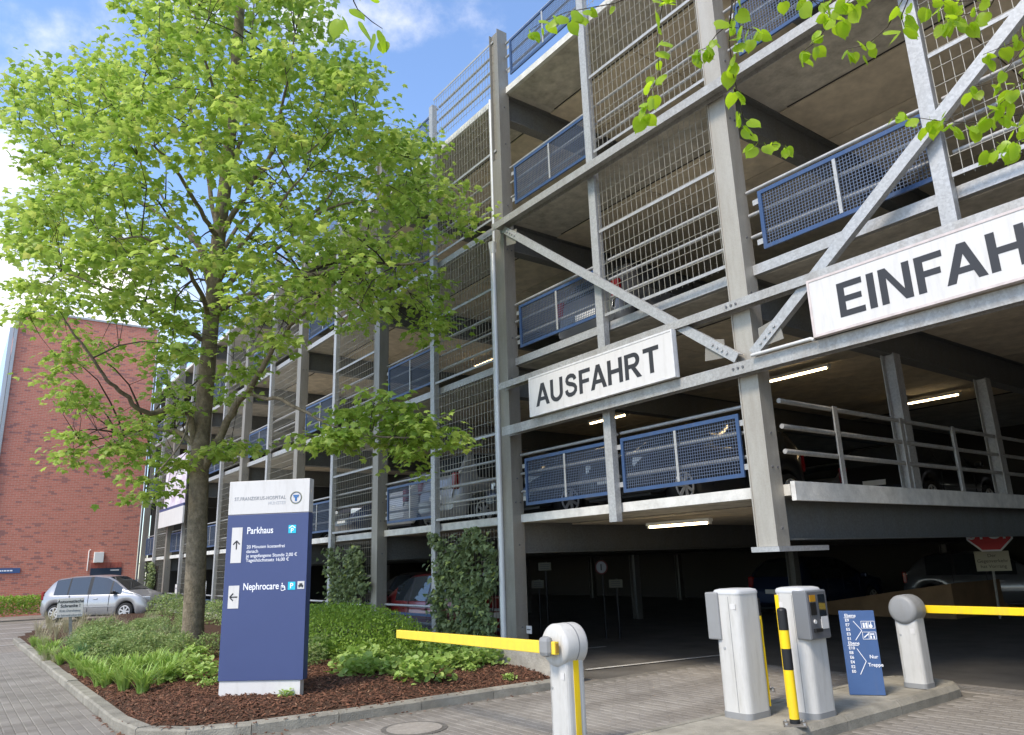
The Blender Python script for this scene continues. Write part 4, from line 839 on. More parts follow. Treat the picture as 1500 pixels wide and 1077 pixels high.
MB().tube([c, c+vd*.01], .15, 24, smooth=False).build('rim', mat('dimmed_red', (.10, .02, .02), .7), t); MB().tube([c+vd*.0105, c+vd*.013], .12, 24, smooth=False).build('disc', MT['greytext'], t); MB().obox(c+vd*.0145, su, vd, Z3, .03, .003, .13).build('mark', MT['letter'], t); MB().tube([(c.x-vd.x*.04, c.y-vd.y*.04, 0), (c.x-vd.x*.04, c.y-vd.y*.04, c.z+.2)], .02, 6).build('post', MT['black'], t)  # darkness of the bay put into the red rim and white disc colours
# small plate on the second column
c = Vector((-10.08, .20, .55)); t = thing('column_tag', tuple(c), 'small white tag on the second column near the barrier head', 'sign'); MB().box(-10.13, .19, .50, -10.0, .2, .62).build('plate', MT['white'], t); MB().box(-10.115, .1885, .555, -10.02, .1895, .57).build('print', MT['letter'], t)
# ================================================================== INFO TOTEM
ta, tb = atz(317, 1022, .2), atz(440, 1020, .2); u = tb-ta; u.z = 0; WT = u.length; u.normalize(); n = Vector((u.y, -u.x, 0)); n = n if n.dot(CO-ta) > 0 else -n; HT = 2.52; zT = .2
tt = thing('information_totem', tuple((ta+tb)/2), 'tall blue and white hospital information totem in the mulch bed before the tree', 'sign')
def tp(a, b): return Vector((ta.x, ta.y, zT))+u*(a*WT)+Z3*(b*HT)
cc = tp(.5, 0)-n*.07
MB().obox(cc+Z3*(.035*HT-.05), u, n, Z3, WT-.03, .11, .07*HT+.1).build('base', MT['white'], tt)
MB().obox(cc+Z3*(.4525*HT)-n*0+u*.012, u, n, Z3, WT+.02, .14, .765*HT).build('blue_panel', MT['navy'], tt, bevel=.004)
MB().obox(cc+Z3*(.9185*HT)+u*.012, u, n, Z3, WT+.02, .14, .163*HT).build('white_panel', MT['white'], tt, bevel=.004)
F0 = .0012
def tx_(s_, a, b, size, m_, **k): return text(s_, size, tp(a, b)+n*F0, u, Z3, m_, tt, **k)
tx_('ST.FRANZISKUS-HOSPITAL', .075, .905, .060, MT['greytext'], wscale=.86, space=1.1); tx_('MÜNSTER', .505, .880, .055, MT['lgreytext'], wscale=.88, space=1.1)
def ring(c, r0, r1, m_, nm):
    MB().loft([[c+u*q*math.cos(2*PI*i/40)+Z3*q*math.sin(2*PI*i/40)+n*e for i in range(40)] for q, e in ((r1, 0), (r1, .003), (r0, .003), (r0, 0))], False, False).build(nm, m_, tt)
ec = tp(.855, .908); ring(ec, .070, .077, mat('ring_olive', (.22, .23, .12), .5), 'emblem_ring'); ring(ec, .062, .068, MT['navy'], 'emblem_ring')
eb = mat('emblem_blue', (.03, .14, .36), .5)
MB().obox(ec+Z3*.028+n*.002, u, n, Z3, .075, .004, .014).obox(ec+Z3*.010+n*.002, u, n, Z3, .06, .004, .014).obox(ec-Z3*.018+n*.002, u, n, Z3, .024, .004, .045).build('emblem', eb, tt)
MB().obox(tp(.135, .69)+n*.002, u, n, Z3, .135, .005, .425).build('arrow_field', MT['white'], tt)
c = tp(.135, .69)+n*.006; MB().bar(c-Z3*.05, c+Z3*.05, n, .014, .003).bar(c+Z3*.052, c+Z3*.008-u*.042, n, .014, .003).bar(c+Z3*.052, c+Z3*.008+u*.042, n, .014, .003).build('arrow', MT['letter'], tt)
tx_('Parkhaus', .255, .742, .115, MT['text'], off=.001, wscale=.82)
for i, s_ in enumerate(('20 Minuten kostenfrei', 'danach', 'je angefangene Stunde 2,00 €', 'Tageshöchstsatz 16,00 €')): tx_(s_, .262, .672-.0212*i, .056, MT['text'], off=.0, wscale=.98)
MB().obox(tp(.825, .757)+n*.002, u, n, Z3, .095, .005, .098).build('parking_icon', MT['cyan'], tt); c = tp(.825, .757)+n*.006
MB().bar(c+Z3*.040, c+Z3*.012-u*.04, n, .01, .003).bar(c+Z3*.040, c+Z3*.012+u*.04, n, .01, .003).build('roof_mark', MT['text'], tt); text('P', .075, c-Z3*.042, u, Z3, MT['text'], tt, off=.001, align='CENTER')
MB().obox(tp(.135, .447)+n*.002, u, n, Z3, .135, .005, .265).build('arrow_field', MT['white'], tt); c = tp(.135, .447)+n*.006
MB().bar(c-u*.045, c+u*.05, n, .014, .003).bar(c-u*.047, c-u*.005+Z3*.042, n, .014, .003).bar(c-u*.047, c-u*.005-Z3*.042, n, .014, .003).build('arrow', MT['letter'], tt)
tx_('Nephrocare', .245, .478, .115, MT['text'], off=.001, wscale=.80)
MB().obox(tp(.845, .491)+n*.002, u, n, Z3, .092, .005, .092).build('parking_icon', MT['cyan'], tt); text('P', .085, tp(.845, .491)+n*.006-Z3*.028, u, Z3, MT['text'], tt, off=.0015, align='CENTER')
MB().obox(tp(.958, .493)+n*.002, u, n, Z3, .085, .005, .09).build('taxi_icon', MT['white'], tt); c = tp(.958, .493)+n*.006
MB().obox(c-Z3*.008, u, n, Z3, .06, .003, .022).obox(c+Z3*.012, u, n, Z3, .036, .003, .018).obox(c-Z3*.022-u*.02, u, n, Z3, .012, .003, .01).obox(c-Z3*.022+u*.02, u, n, Z3, .012, .003, .01).build('car_mark', MT['letter'], tt)
c = tp(.735, .487)+n*.002; wm = MB()
wm.loft([[c-Z3*.012+u*q*math.cos(2*PI*i/24-2.2)+Z3*q*math.sin(2*PI*i/24-2.2)+n*.002 for i in range(18)] for q in (.026, .034)], False, False)
wm.bar(c+Z3*.028-u*.006, c-Z3*.004-u*.006, n, .009, .003).bar(c-Z3*.002-u*.006, c-Z3*.002+u*.022, n, .009, .003).bar(c+u*.022, c+u*.034-Z3*.034, n, .009, .003).tube([c+Z3*.04-u*.006, c+Z3*.04-u*.006+n*.003], .008, 10).build('wheelchair_icon', MT['text'], tt)
# ================================================================== small white barrier warning sign on the left
c = atz(104, 950, .12); cs2 = atd(103, 890, (c-CO).dot(CF)); vd2 = CO-cs2; vd2.z = 0; vd2.normalize(); u2 = Vector((-vd2.y, vd2.x, 0)); u2 = u2 if u2.dot(CR) > 0 else -u2
wsn = thing('warning_sign', (c.x, c.y, .1), 'small white notice on a short post warning of the automatic barrier, in the bed tip', 'sign')
MB().obox(cs2, u2, vd2, Z3, .50, .015, .40).build('plate', MT['white'], wsn, bevel=.006)
for i, (s_, sz) in enumerate((('Automatische', .09), ('Schranke !', .09), ('Kein Durchgang', .062), ('im Schrankenbereich', .055))): text(s_, sz, cs2+vd2*.009+Z3*(.10-.092*i), u2, Z3, MT['letter'] if i < 2 else MT['greytext'], wsn, off=.002, align='CENTER')
MB().bar(Vector((c.x, c.y, 0))-vd2*.03, Vector((cs2.x, cs2.y, cs2.z))-vd2*.03, vd2, .06, .03).build('post', MT['zinc'], wsn)
# small plates on posts far left
for (x, y, h, lab) in ((258, 864, .28, 'small white plate on the column behind the silver car'), (300, 862, .28, 'small white plate right of the tree trunk')):
    c = aty(x, y, -.12); t = thing('bay_plate', tuple(c), lab, 'sign'); MB().box(c.x-.16, c.y-.01, c.z-.2, c.x+.16, c.y, c.z+.2).build('plate', MT['white'], t); MB().box(c.x-.1, c.y-.013, c.z+.02, c.x+.1, c.y-.0105, c.z+.08).build('print', MT['greytext'], t); MB().tube([(c.x, c.y+.03, .1), (c.x, c.y+.03, c.z+.25)], .025, 6).build('post', MT['zinc'], t)
# ================================================================== MAPLE TREE
TD = 13.4; base = Vector((-14.97, -3.74, .2))
mt = thing('maple_tree', tuple(base), 'young maple tree with bright spring leaves standing in the bed', 'tree')
def tq(x, y, dd=0.): return atd(x, y, TD+dd)
LIMBS = [  # pixel track with depth offset, start and end radius
    ([(281, 958, 0), (286, 850, 0), (291, 720, 0), (294, 650, 0), (302, 560, 0), (311, 450, 0), (320, 350, 0), (330, 270, 0), (339, 180, .1), (346, 90, .1), (352, 0, .1), (356, -110, .1)], .225, .02),
    ([(297, 690, 0), (322, 640, -.2), (346, 595, -.5), (366, 570, -.8), (388, 530, -1.), (407, 500, -1.2), (432, 470, -1.5), (470, 440, -1.8)], .085, .018),
    ([(362, 577, -.7), (402, 584, -1.2), (440, 600, -1.6), (492, 626, -2.1), (560, 640, -2.4), (620, 640, -2.5)], .04, .01),
    ([(317, 458, 0), (345, 440, -.2), (388, 425, -.6), (432, 410, -1), (482, 396, -1.4), (530, 386, -1.8), (600, 386, -2.2), (640, 375, -2.3)], .07, .012),
    ([(316, 445, 0), (338, 412, .2), (372, 386, .5), (412, 360, .7), (451, 321, .9), (485, 284, 1.1), (500, 235, 1.2), (540, 190, 1.3)], .065, .012),
    ([(451, 321, .9), (500, 300, .5), (560, 290, 0), (620, 285, -.4)], .03, .008),
    ([(325, 345, 0), (350, 300, -.4), (376, 255, -.8), (396, 230, -1.0), (410, 170, -1.3), (426, 100, -1.6), (432, 50, -1.7)], .06, .012),
    ([(376, 255, -.8), (408, 240, -1.1), (442, 231, -1.3), (490, 190, -1.6)], .03, .008),
    ([(320, 350, 0), (300, 320, -.5), (276, 276, -1.), (250, 240, -1.5), (225, 215, -1.9), (190, 200, -2.2)], .05, .01),
    ([(311, 425, 0), (290, 362, .4), (270, 340, .8), (236, 316, 1.2), (195, 288, 1.6), (150, 255, 2.0), (100, 200, 2.2)], .06, .012),
    ([(195, 288, 1.6), (150, 285, 1.3), (100, 265, 1.), (60, 300, .8)], .03, .008),
    ([(300, 500, 0), (272, 482, -.4), (244, 471, -.8), (200, 440, -1.3), (150, 420, -1.8), (90, 400, -2.)], .045, .01),
    ([(287, 660, 0), (276, 608, -.3), (245, 602, -.7), (214, 605, -1.1), (180, 575, -1.6), (157, 557, -1.9), (127, 513, -2.2), (95, 470, -2.4)], .07, .012),
    ([(289, 655, 0), (264, 634, .4), (225, 630, .9), (186, 640, 1.4), (148, 655, 1.8), (115, 660, 2.)], .06, .012),
    ([(320, 352, 0), (302, 245, .6), (284, 180, 1.), (262, 100, 1.4), (250, 40, 1.6)], .05, .01),
    ([(332, 270, 0), (360, 180, .6), (372, 120, 1.), (370, 50, 1.3), (375, -40, 1.5)], .045, .01),
    ([(336, 220, 0), (320, 150, -.7), (300, 90, -1.3), (285, 20, -1.6)], .04, .01),
    ([(314, 420, 0), (345, 370, -1.), (370, 340, -1.9), (410, 300, -2.6), (450, 250, -2.9)], .05, .01),
    ([(308, 470, 0), (290, 420, -1.2), (260, 380, -2.1), (220, 350, -2.8), (170, 350, -3.1)], .05, .01),
    ([(276, 608, -.3), (270, 640, -1.0), (250, 670, -1.5), (225, 700, -1.7)], .025, .008),
    ([(318, 380, 0), (350, 330, 1.2), (400, 270, 2.2), (440, 200, 2.8)], .05, .01),
    ([(316, 400, 0), (280, 340, 1.4), (230, 280, 2.6), (180, 190, 3.1)], .05, .01)]
nodes = []; tk = MB(); lm = []
for i, (pts, r0, r1) in enumerate(LIMBS):
    P3 = [tq(*p) for p in pts]; P3[0] = P3[0] if i else Vector((base.x, base.y, .1))
    # smooth: subdivide by catmull-rom
    Q = []; RR = []; m_ = len(P3)
    for a in range(m_-1):
        p0, p1, p2, p3 = P3[max(a-1, 0)], P3[a], P3[a+1], P3[min(a+2, m_-1)]
        for s in range(4):
            t = s/4; Q.append(.5*((2*p1)+(p2-p0)*t+(2*p0-5*p1+4*p2-p3)*t*t+(3*p1-p0-3*p2+p3)*t**3)); RR.append((a+t)/(m_-1))
    Q.append(P3[-1]); RR.append(1.)
    rad = [r0+(r1-r0)*q**.85 for q in RR]
    if i == 0: rad = [max(.20*(1-.62*q**.75), .02) if q < .93 else .03 for q in RR]; rad[0] *= 1.35; rad[1] *= 1.12
    Q = [q+Vector(rng.normal(0, .012, 3)) if 0 < j < len(Q)-1 and i else q for j, q in enumerate(Q)]
    (tk if i == 0 else MB()).tube(Q, rad, 14 if i == 0 else 8) if i == 0 else lm.append(MB().tube(Q, rad, 8))
    for j, q in enumerate(Q):
        if i or RR[j] > .3: nodes.append((q, rad[j]))
tk.build('trunk', MT['bark'], mt)
for m_ in lm: m_.build('branch', MT['bark'], mt)
# crown volume: photo outline, depth from a round crown
OUT = [(190, 40), (176, 90), (150, 70), (105, 90), (60, 95), (5, 120), (8, 150), (30, 190), (45, 240), (60, 275), (15, 300), (0, 330), (0, 375), (40, 380), (28, 430), (25, 470), (60, 468), (80, 490), (50, 525), (55, 555), (95, 590), (110, 600),
       (85, 690), (110, 695), (160, 650), (175, 690), (185, 740), (225, 745), (262, 700), (270, 640), (330, 610), (360, 560), (400, 540), (430, 500), (470, 490), (500, 490), (560, 480), (600, 470), (625, 505), (665, 490), (655, 440), (640, 400), (600, 370), (640, 345), (690, 345), (692, 290), (650, 265),
       (620, 250), (640, 215), (580, 175), (552, 150), (538, 95), (515, 62), (470, 30), (460, -20), (470, -80), (470, -160), (400, -220), (320, -230), (240, -190), (190, -130), (165, -60)]
OUT2 = [(440, 640), (480, 620), (500, 590), (545, 578), (580, 585), (610, 600), (650, 600), (640, 625), (680, 635), (650, 665), (610, 665), (600, 700), (580, 690), (570, 660), (540, 640), (500, 660), (460, 660)]
OUT3 = [(300, 640), (340, 640), (372, 655), (360, 672), (310, 668)]
HOLES = [(306, 505, 22, 45, .06), (300, 590, 20, 40, .25), (322, 335, 16, 40, .2), (292, 650, 26, 40, .05), (248, 262, 34, 22, .05), (430, 250, 34, 30, .12), (395, 90, 0, 0, 1), (228, 240, 26, 16, .1), (300, 300, 40, 60, .3), (345, 300, 30, 50, .3), (270, 215, 22, 16, .2), (225, 112, 16, 12, .25), (420, 145, 20, 22, .3), (410, 135, 26, 20, .4),
         (270, 410, 18, 26, .1), (300, 470, 22, 50, .15), (345, 480, 20, 26, .2), (180, 560, 50, 40, .15), (140, 620, 40, 22, .1), (100, 545, 40, 40, .45), (215, 655, 50, 25, .4), (360, 520, 40, 30, .4), (120, 470, 40, 40, .45), (200, 500, 40, 22, .25), (375, 480, 25, 18, .35), (250, 540, 18, 14, .4), (265, 345, 24, 16, .3), (200, 300, 30, 18, .4), (385, 300, 26, 20, .35), (500, 340, 40, 16, .4), (540, 330, 40, 14, .35), (450, 350, 30, 14, .4), (590, 330, 30, 12, .35), (150, 120, 14, 14, .5)]
def pin(poly_, x, y):
    c = False; n_ = len(poly_)
    for i in range(n_):
        ax, ay = poly_[i]; bx, by = poly_[(i+1) % n_]
        if (ay > y) != (by > y) and x < (bx-ax)*(y-ay)/(by-ay)+ax: c = not c
    return c
NP = np.array([n_[0][:] for n_ in nodes]); clus = []; 
def place(poly_, count, dfun):
    xs_ = [p[0] for p in poly_]; ys_ = [p[1] for p in poly_]; k = 0
    while k < count:
        x, y = random.uniform(min(xs_), max(xs_)), random.uniform(min(ys_), max(ys_))
        if not pin(poly_, x, y): continue
        pr = 1
        for hx, hy, ra, rb, p_ in HOLES:
            if ra and ((x-hx)/ra)**2+((y-hy)/rb)**2 < 1: pr = min(pr, p_)
        if y > 400: pr *= .78
        k += 1
        if random.random() > pr: continue
        clus.append(tq(x, y, dfun(x, y)))
def dround(x, y):
    rr = math.hypot((x-330)/355, (y-270)/(470 if y < 270 else 400)); h = 4.3*math.sqrt(max(.05, 1-rr*rr)); return random.uniform(-h, h)
place(OUT, 1180, dround); place(OUT2, 62, lambda x, y: random.uniform(-2.7, -1.7)); place(OUT3, 14, lambda x, y: random.uniform(-1.2, -.2))
CL = np.array([c[:] for c in clus])
# hierarchical twigs
sel = rng.choice(len(CL), 240, replace=False); tw_ = MB(); SB = []; 
for i in sel:
    p = CL[i]; d = np.linalg.norm(NP-p, axis=1)+.25*np.maximum(0, NP[:, 2]-p[2]); j = int(np.argmin(d)); a = Vector(NP[j]); b = Vector(p); L_ = (b-a).length
    mid = (a+b)/2+Vector((0, 0, .10*L_))+Vector(rng.normal(0, .06*L_, 3)); pts = [a, a.lerp(mid, .55)+Vector((0, 0, .03*L_)), mid, mid.lerp(b, .55)+Vector((0, 0, .03*L_)), b]; r_ = min(nodes[j][1]*.7, .012+.008*L_)
    tw_.tube(pts, [r_, r_*.8, r_*.62, r_*.45, .004], 5, False); SB += [p_ for p_ in pts[1:]]
SBn = np.array([p[:] for p in SB])
fine = MB()
for p in CL:
    d = np.linalg.norm(SBn-p, axis=1); j = int(np.argmin(d))
    if d[j] < .03: continue
    a = Vector(SBn[j]); b = Vector(p); L_ = (b-a).length; mid = (a+b)/2+Vector(rng.normal(0, .08*L_, 3))+Vector((0, 0, .05*L_)); fine.tube([a, mid, b], [.007, .005, .003], 4, False)
tw_.build('twigs', MT['twig'], mt, kind='stuff'); fine.build('fine_twigs', MT['twig'], mt, kind='stuff')
per = 31; n = len(CL)*per; ctr = np.repeat(CL, per, 0); cs_ = np.repeat(rng.uniform(.7, 1.25, len(CL)), per)[:, None]; off = rng.normal(0, 1, (n, 3))*np.array([.19, .19, .06])*cs_; pos = ctr+off
out_yaw = np.arctan2(off[:, 1], off[:, 0])+rng.normal(0, .7, n)
scatter('crown', MAPLE, pos, out_yaw, rng.normal(-.35, .38, n), rng.normal(0, .45, n), rng.uniform(.08, .15, n), MT['maple'], mt, tuple(base))
# ================================================================== LINDEN TWIGS hanging in from above
lt = thing('linden_branch', tuple(atd(1250, -60, 3.4)), 'hanging linden twigs with fresh green leaves at the top of the view', 'tree branch')
HV, HT_ = HEART; HV = HV.copy(); HV[:, 1] += .32; k0 = len(HV); HV = np.concatenate([HV, [(-.012, 0, 0), (.012, 0, 0), (.012, .36, 0), (-.012, .36, 0)]]); HT_ = np.concatenate([HT_, [(k0, k0+1, k0+2), (k0, k0+2, k0+3)]])
me_l = leafobj('leaf', (HV, HT_), MT['linden']); LO = lt.location.copy()
STR = [  # pixel tracks at a depth, leaf size
    ([(517, -40), (518, 2), (524, 14), (545, 32), (560, 42)], 2.6, [(510, 8, 1.0), (500, 20, 1.15), (522, 22, 1.3), (507, 30, 1.), (560, 42, 1.3), (550, 40, 1.1), (562, 55, .8), (533, -5, .9)]),
    ([(1010, -40), (900, 5), (862, 12), (830, 18), (796, 32), (775, 45)], 3.3, None),
    ([(985, -40), (972, 0), (968, 20), (962, 60), (966, 110), (950, 140), (944, 165)], 3.2, None),
    ([(1090, -60), (1072, 10), (1068, 60), (1074, 110), (1082, 140), (1092, 185), (1110, 212), (1150, 212)], 3.3, None),
    ([(1074, 30), (1050, 50), (1035, 70), (1015, 78)], 3.3, None), ([(1068, 40), (1090, 42), (1108, 45)], 3.3, None),
    ([(1290, -50), (1240, 5), (1215, 35), (1195, 62), (1172, 78)], 3.2, None), ([(1330, -60), (1322, 0), (1300, 40), (1270, 66), (1240, 72)], 3.2, None), ([(1330, 0), (1320, 25), (1325, 40)], 3.2, None), ([(1280, -50), (1265, 0), (1225, 8)], 3.1, None),
    ([(1420, -50), (1400, 10), (1395, 20)], 3.3, None), ([(1480, -40), (1450, 10), (1420, 20), (1385, 28)], 3.3, None), ([(1460, -40), (1440, 0), (1360, 5)], 3.2, None), ([(1540, 20), (1500, 70), (1460, 120), (1420, 130)], 3.0, None),
    ([(1540, 160), (1480, 170), (1420, 180), (1380, 178), (1340, 172), (1310, 170)], 3.1, None), ([(1560, 190), (1510, 200), (1480, 212), (1455, 218)], 3.0, None), ([(1560, 80), (1505, 100), (1480, 140), (1450, 165)], 3.0, None), ([(1560, 120), (1500, 150), (1490, 185)], 3.0, None), ([(1200, -60), (1190, 0), (1215, 22)], 3.1, None),
    ([(1560, 30), (1510, 35), (1490, 60), (1440, 80)], 3.0, None), ([(1130, -60), (1140, -10), (1210, 5)], 3.1, None)]
for si, (tr, dep, lv) in enumerate(STR):
    dep += random.uniform(-.25, .25); pts = [atd(x, y, dep+.06*i) for i, (x, y) in enumerate(tr)]
    rt_ = atd(tr[0][0]+30, tr[0][1]-260, dep+.2); pts = [rt_]+pts
    MB().tube(pts, [.005]+[.0030-.0020*i/len(tr) for i in range(len(tr))], 5).build('twig', MT['ltwig'], lt)
    spots = []
    if lv: spots = [(atd(x, y, dep+.1), s*.066) for x, y, s in lv]
    else:
        for a in range(1, len(pts)-1):
            if pts[a].z > 4.6+0*a and (pts[a]-CO).dot(CU)/(pts[a]-CO).dot(CF)*FP > 560: continue
            k_ = 4 if a > 1 else 2
            for b_ in range(k_):
                q = pts[a].lerp(pts[a+1], b_/k_+random.uniform(0, .2))
                for e in range(random.choice((0, 1, 1, 2))): spots.append((q+Vector(rng.normal(0, .012, 3)), random.uniform(.04, .078)))
        spots += [(pts[-1], random.uniform(.04, .07)) for _ in range(3)]
    for q, s in spots:
        o = link('leaf', me_l, lt, q-LO); o.rotation_euler = (R(random.uniform(-95, -20)), R(random.uniform(-45, 45)), random.uniform(0, 2*PI)); o.scale = (s, s, s)
bough = MB().tube([atd(400, -330, 2.9), atd(900, -340, 3.3), atd(1300, -320, 3.4), atd(1800, -200, 3.2), atd(2300, 300, 3.4)], [.02, .03, .045, .055, .07], 8).build('bough', MT['bark'], lt)
# ================================================================== BED PLANTS
def blades(n_, h, spread, m_, name, wid=.012, seg=4):
    b = MB()
    for i in range(n_):
        a = random.uniform(0, 2*PI); hh = h*random.uniform(.6, 1.1); sp_ = spread*random.uniform(.3, 1.1); r0 = random.uniform(0, .06); d = Vector((math.cos(a), math.sin(a), 0)); s = Vector((-d.y, d.x, 0)); v = []; w_ = wid*random.uniform(.7, 1.2); dr_ = random.uniform(.5, 1.2)
        for k in range(seg+1):
            t = k/seg; p = d*(r0+sp_*t**1.5)+Z3*hh*(t-.42*dr_*t*t*t); ww = w_*(1-t**2.2)+.0008; v += [p-s*ww, p+s*ww]
        b.add(v, [(2*k, 2*k+1, 2*k+3, 2*k+2) for k in range(seg)], True)
    return meshof(b, name, m_)
grass_v = [blades(110, .46, .30, MT['grass'], 'leaves') for _ in range(3)]; blue_v = [blades(80, .5, .26, MT['bluegrass'], 'leaves', .014) for _ in range(2)]; dry_v = [blades(70, .75, .30, MT['dryg'], 'stems', .004)]
def plant(kind_, me, x, y, s, label, cat, group, nm='leaves'):
    t = thing(kind_, (x, y, bedz(x, y)-.01), label, cat, group, random.uniform(0, 6.28)); o = link(nm, me, t); t.scale = (s, s, s*random.uniform(.9, 1.1)); o['kind'] = 'stuff'; return t
def mass(name, protos, spots, m_, kind='stuff'):
    V, F, o_ = [], [], 0
    for x, y, s in spots:
        me = random.choice(protos); co = np.empty(len(me.vertices)*3, np.float32); me.vertices.foreach_get('co', co); co = co.reshape(-1, 3); fi = np.empty(len(me.loops), np.int32); me.loops.foreach_get('vertex_index', fi)
        a_ = random.uniform(0, 6.28); c_, s_ = math.cos(a_), math.sin(a_); q = np.stack([(co[:, 0]*c_-co[:, 1]*s_)*s+x, (co[:, 0]*s_+co[:, 1]*c_)*s+y, co[:, 2]*s*random.uniform(.85, 1.1)+bedz(x, y)-.01], 1); V.append(q); F.append(fi+o_); o_ += len(q)
    F = np.concatenate(F); return npmesh(name, np.concatenate(V), F, np.arange(len(F)//3)*3, m_, kind=kind)
def pz(x, y, z=.17): q = atz(x, y, z); return q.x, q.y
for x, y, s in ((60, 948, .8), (78, 956, .9), (96, 965, .9), (108, 975, .95), (128, 988, 1.), (50, 943, .7), (120, 985, .9), (145, 1000, 1.0), (178, 995, 1.05), (200, 1000, 1.1), (225, 998, 1.05), (248, 1000, 1.0), (155, 1003, .95), (182, 1010, 1.05), (208, 1016, 1.0), (236, 1006, .95), (168, 985, .85), (258, 985, .85), (228, 985, .9), (72, 962, .9), (88, 968, .8), (62, 955, .8), (140, 990, .8)): plant('grass_clump', random.choice(grass_v), *pz(x, y), s, 'light green arching grass clump along the kerb left of the totem', 'grass clump', 'grass clumps along the kerb')
for x, y, s in ((118, 968, .9), (140, 965, .9), (105, 955, .9), (165, 975, .8), (120, 948, .8)): plant('iris_clump', random.choice(blue_v), *pz(x, y), s, 'bluish upright leaf clump near the white barrier notice', 'plant', 'bluish leaf clumps near the barrier notice')
for x, y, s in ((95, 930, 1.), (70, 925, 1.), (120, 928, .9), (140, 935, .9), (60, 945, .8), (82, 938, .9), (108, 940, .9), (55, 932, .9)): plant('dry_grass', dry_v[0], *pz(x, y), s, 'straw coloured dry grass tuft behind the barrier notice', 'grass clump', 'dry grass tufts at the bed tip', 'stems')
def bushmesh(n_, r, h, proto, m_, size, name, low=.0, stems=24):
    a = rng.uniform(0, 2*PI, n_); q = np.sqrt(rng.uniform(0, 1, n_)); z = rng.uniform(low, 1, n_)**.8; rr = r*q*np.sqrt(np.clip(1-(z*.92)**2.4, .05, 1)); pos = np.stack([rr*np.cos(a), rr*np.sin(a), h*z], 1)+rng.normal(0, .025, (n_, 3))
    pos[:, 2] = np.maximum(pos[:, 2], .01); o = scatter(name, proto, pos, a+rng.normal(0, .9, n_), rng.normal(.15, .5, n_), rng.normal(0, .5, n_), rng.uniform(*size, n_), m_); me = o.data; bpy.data.objects.remove(o); return me
herb = [bushmesh(900, .42, .52, OVAL, MT['herb'], (.035, .075), 'leaves') for _ in range(3)]
sp_ = []
for i in range(70):
    x = random.uniform(120, 275); y = random.uniform(912, 975)
    if y < 912+max(0, 210-x)*.25: continue
    sp_.append((*pz(x, y, .2), random.uniform(.6, 1.0)*(.62 if y < 935 else .9)))
mass('perennial_planting', herb, sp_, MT['herb'])
mass('feather_grass', dry_v, [(*pz(random.uniform(60, 260), random.uniform(915, 965), .2), random.uniform(.55, .95)) for i in range(34)], MT['dryg'])
mass('perennial_planting', herb, [(*pz(x, y, .25), .7) for x, y in ((462, 965), (305, 962), (480, 960), (452, 975))]+[(-16.5-i*1.5, -1.1+random.uniform(-.2, .2), random.uniform(.9, 1.3)) for i in range(10)], MT['herb'])
heu = [bushmesh(150, .30, .24, ROUND, MT['heuch'], (.06, .10), 'leaves') for _ in range(3)]
for x, y in ((512, 992), (532, 986), (552, 996), (575, 990), (595, 996), (615, 1002), (632, 998), (560, 980), (528, 998), (640, 970), (660, 966), (680, 968), (700, 970), (716, 972), (655, 978), (675, 978), (630, 964), (620, 972)): plant('leafy_perennial', random.choice(heu), *pz(x, y, .16), random.uniform(.75, 1.15), 'lime green round leaved perennial in the mulch right of the totem', 'plant', 'lime green perennials right of the totem')
for x, y in ((272, 985), (290, 990), (255, 1000), (300, 1000), (285, 972)): plant('leafy_perennial', random.choice(heu), *pz(x, y, .2), random.uniform(.7, 1.), 'lime green round leaved perennial at the left foot of the totem', 'plant', 'lime green perennials left of the totem')
mass('weeds', heu, [(*pz(x, y, .13), .35) for x, y in ((322, 1012), (300, 1018), (745, 988), (690, 985), (420, 1030))], MT['heuch'])
cov = [bushmesh(420, .36, .26, OVAL, MT['cover'], (.05, .10), 'leaves') for _ in range(2)]
mass('ground_cover', cov, [(*pz(random.uniform(448, 640), random.uniform(950, 976), .2), random.uniform(.7, 1.1)) for i in range(46)], MT['cover'])
# clipped hedge mound
hc = Vector((-12.7, -1.7, .2)); hd_ = thing('clipped_hedge', tuple(hc), 'rounded clipped bright green hedge in front of the garage', 'hedge'); n = 15000
a = rng.uniform(-3.1, 2.2, n); b = rng.uniform(-.85, .75, n); hgt = .80*np.clip(1-np.abs((a+.4)/2.9)**3.2, .1, 1)*np.clip(1-np.abs(b/.95)**3, .1, 1); z = hgt*rng.uniform(.15, 1, n)**.35
scatter('foliage', OVAL, np.stack([hc.x+a, hc.y+b, hc.z+z], 1)+rng.normal(0, .02, (n, 3)), rng.uniform(0, 2*PI, n), rng.normal(.5, .5, n), rng.normal(0, .6, n), rng.uniform(.03, .06, n), MT['hedge'], hd_, tuple(hc))
st_ = MB()
for i in range(40): x, y = rng.uniform(-2.6, 1.8), rng.uniform(-.5, .5); st_.tube([hc+Vector((x, y, -.05)), hc+Vector((x*1.03, y*1.1, .45))], .008, 4, False)
st_.build('stems', MT['twig'], hd_, kind='stuff')
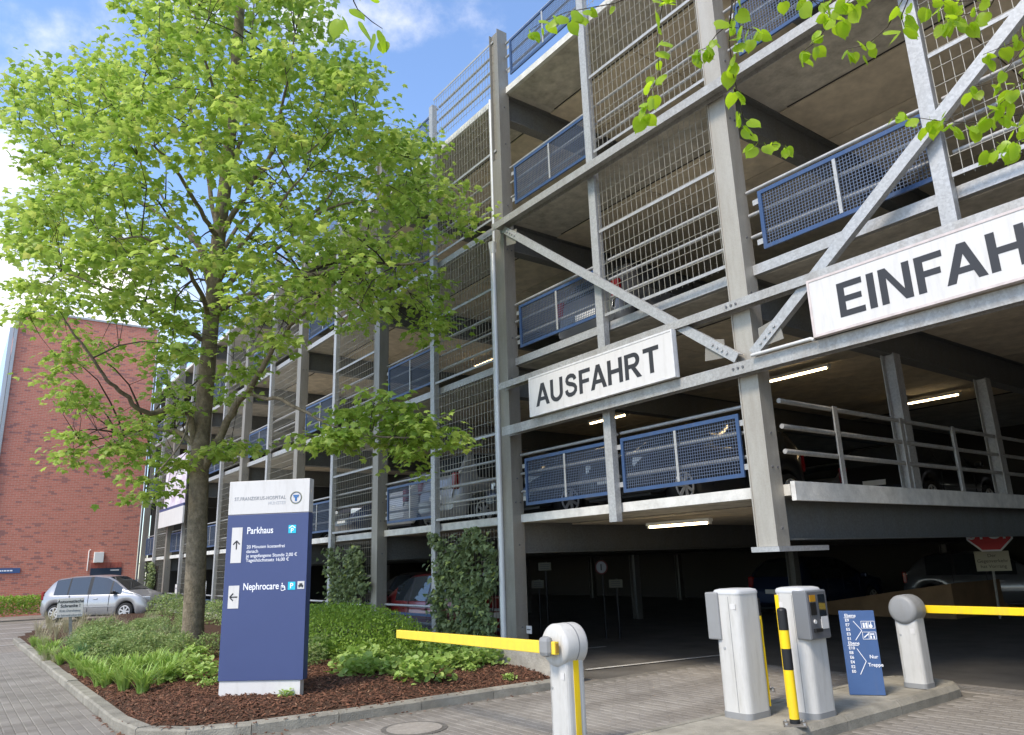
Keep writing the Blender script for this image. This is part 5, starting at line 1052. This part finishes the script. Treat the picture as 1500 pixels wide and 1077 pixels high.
# hedge at far left and shrub row along the facade
fl = thing('low_hedge', (-35.5, -6.2, 0), 'dark green low hedge at the left edge before the brick tower', 'hedge'); n = 6000
a = rng.uniform(-3.2, 2.6, n); b = rng.uniform(-.5, .5, n); pos = np.stack([-37.5+b, -6.2+a*.8, .95*rng.uniform(.05, 1, n)**.5], 1); scatter('foliage', OVAL, pos, rng.uniform(0, 2*PI, n), rng.normal(.3, .5, n), rng.normal(0, .6, n), rng.uniform(.07, .12, n), MT['hedge'], fl, (-35.5, -6.2, 0))
# ivy on the ground floor grids
def ivy(label, x0, x1, z0, z1, dens, ragged):
    t = thing('ivy', ((x0+x1)/2, -.05, z0), label, 'climbing plant'); n_ = int(dens*(x1-x0)*(z1-z0)); zz = rng.uniform(z0, z1, n_); e_ = .12*np.sin(zz*5+x0)+.08*np.sin(zz*11); xx = x0+.1+e_+rng.uniform(0, 1, n_)*(x1-x0-.2)
    topz = z1-ragged*(.5+.5*np.sin(xx*4.1+x0))*rng.uniform(.2, 1, n_); k = zz < topz; bare = (np.sin(xx*3.3)*np.sin(zz*4.2+1) > .6) & (rng.uniform(0, 1, n_) < .8); k &= ~bare; xx, zz = xx[k], zz[k]; n_ = len(xx)
    pos = np.stack([xx, -.03-rng.gamma(2., .05, n_), zz], 1); scatter('leaves', IVY, pos, rng.normal(-PI/2, .9, n_), rng.normal(-.75, .4, n_), rng.normal(0, .5, n_), rng.uniform(.06, .115, n_), MT['ivy'], t, tuple(t.location))
    v = MB()
    for i in range(9):
        x = random.uniform(x0+.1, x1-.1); pts = [Vector((x, .04, z0-.2))]
        while pts[-1].z < z1-.4: pts.append(pts[-1]+Vector((random.uniform(-.12, .12), random.uniform(-.01, .01), .25)))
        v.tube(pts, .012, 5, False)
    v.build('vine_stems', MT['twig'], t, kind='stuff')
ivy('dense ivy climbing the grid left of the rain pipe and second column', -12.55, -10.5, .45, 2.26, 860, .6)
ivy('ivy panel on the ground floor grid behind the clipped hedge', -17.5, -15.42, .3, 2.15, 720, .65)
ivy('pale ivy column at the far left beside the silver car', -37.4, -36.5, .2, 2.2, 700, .4)
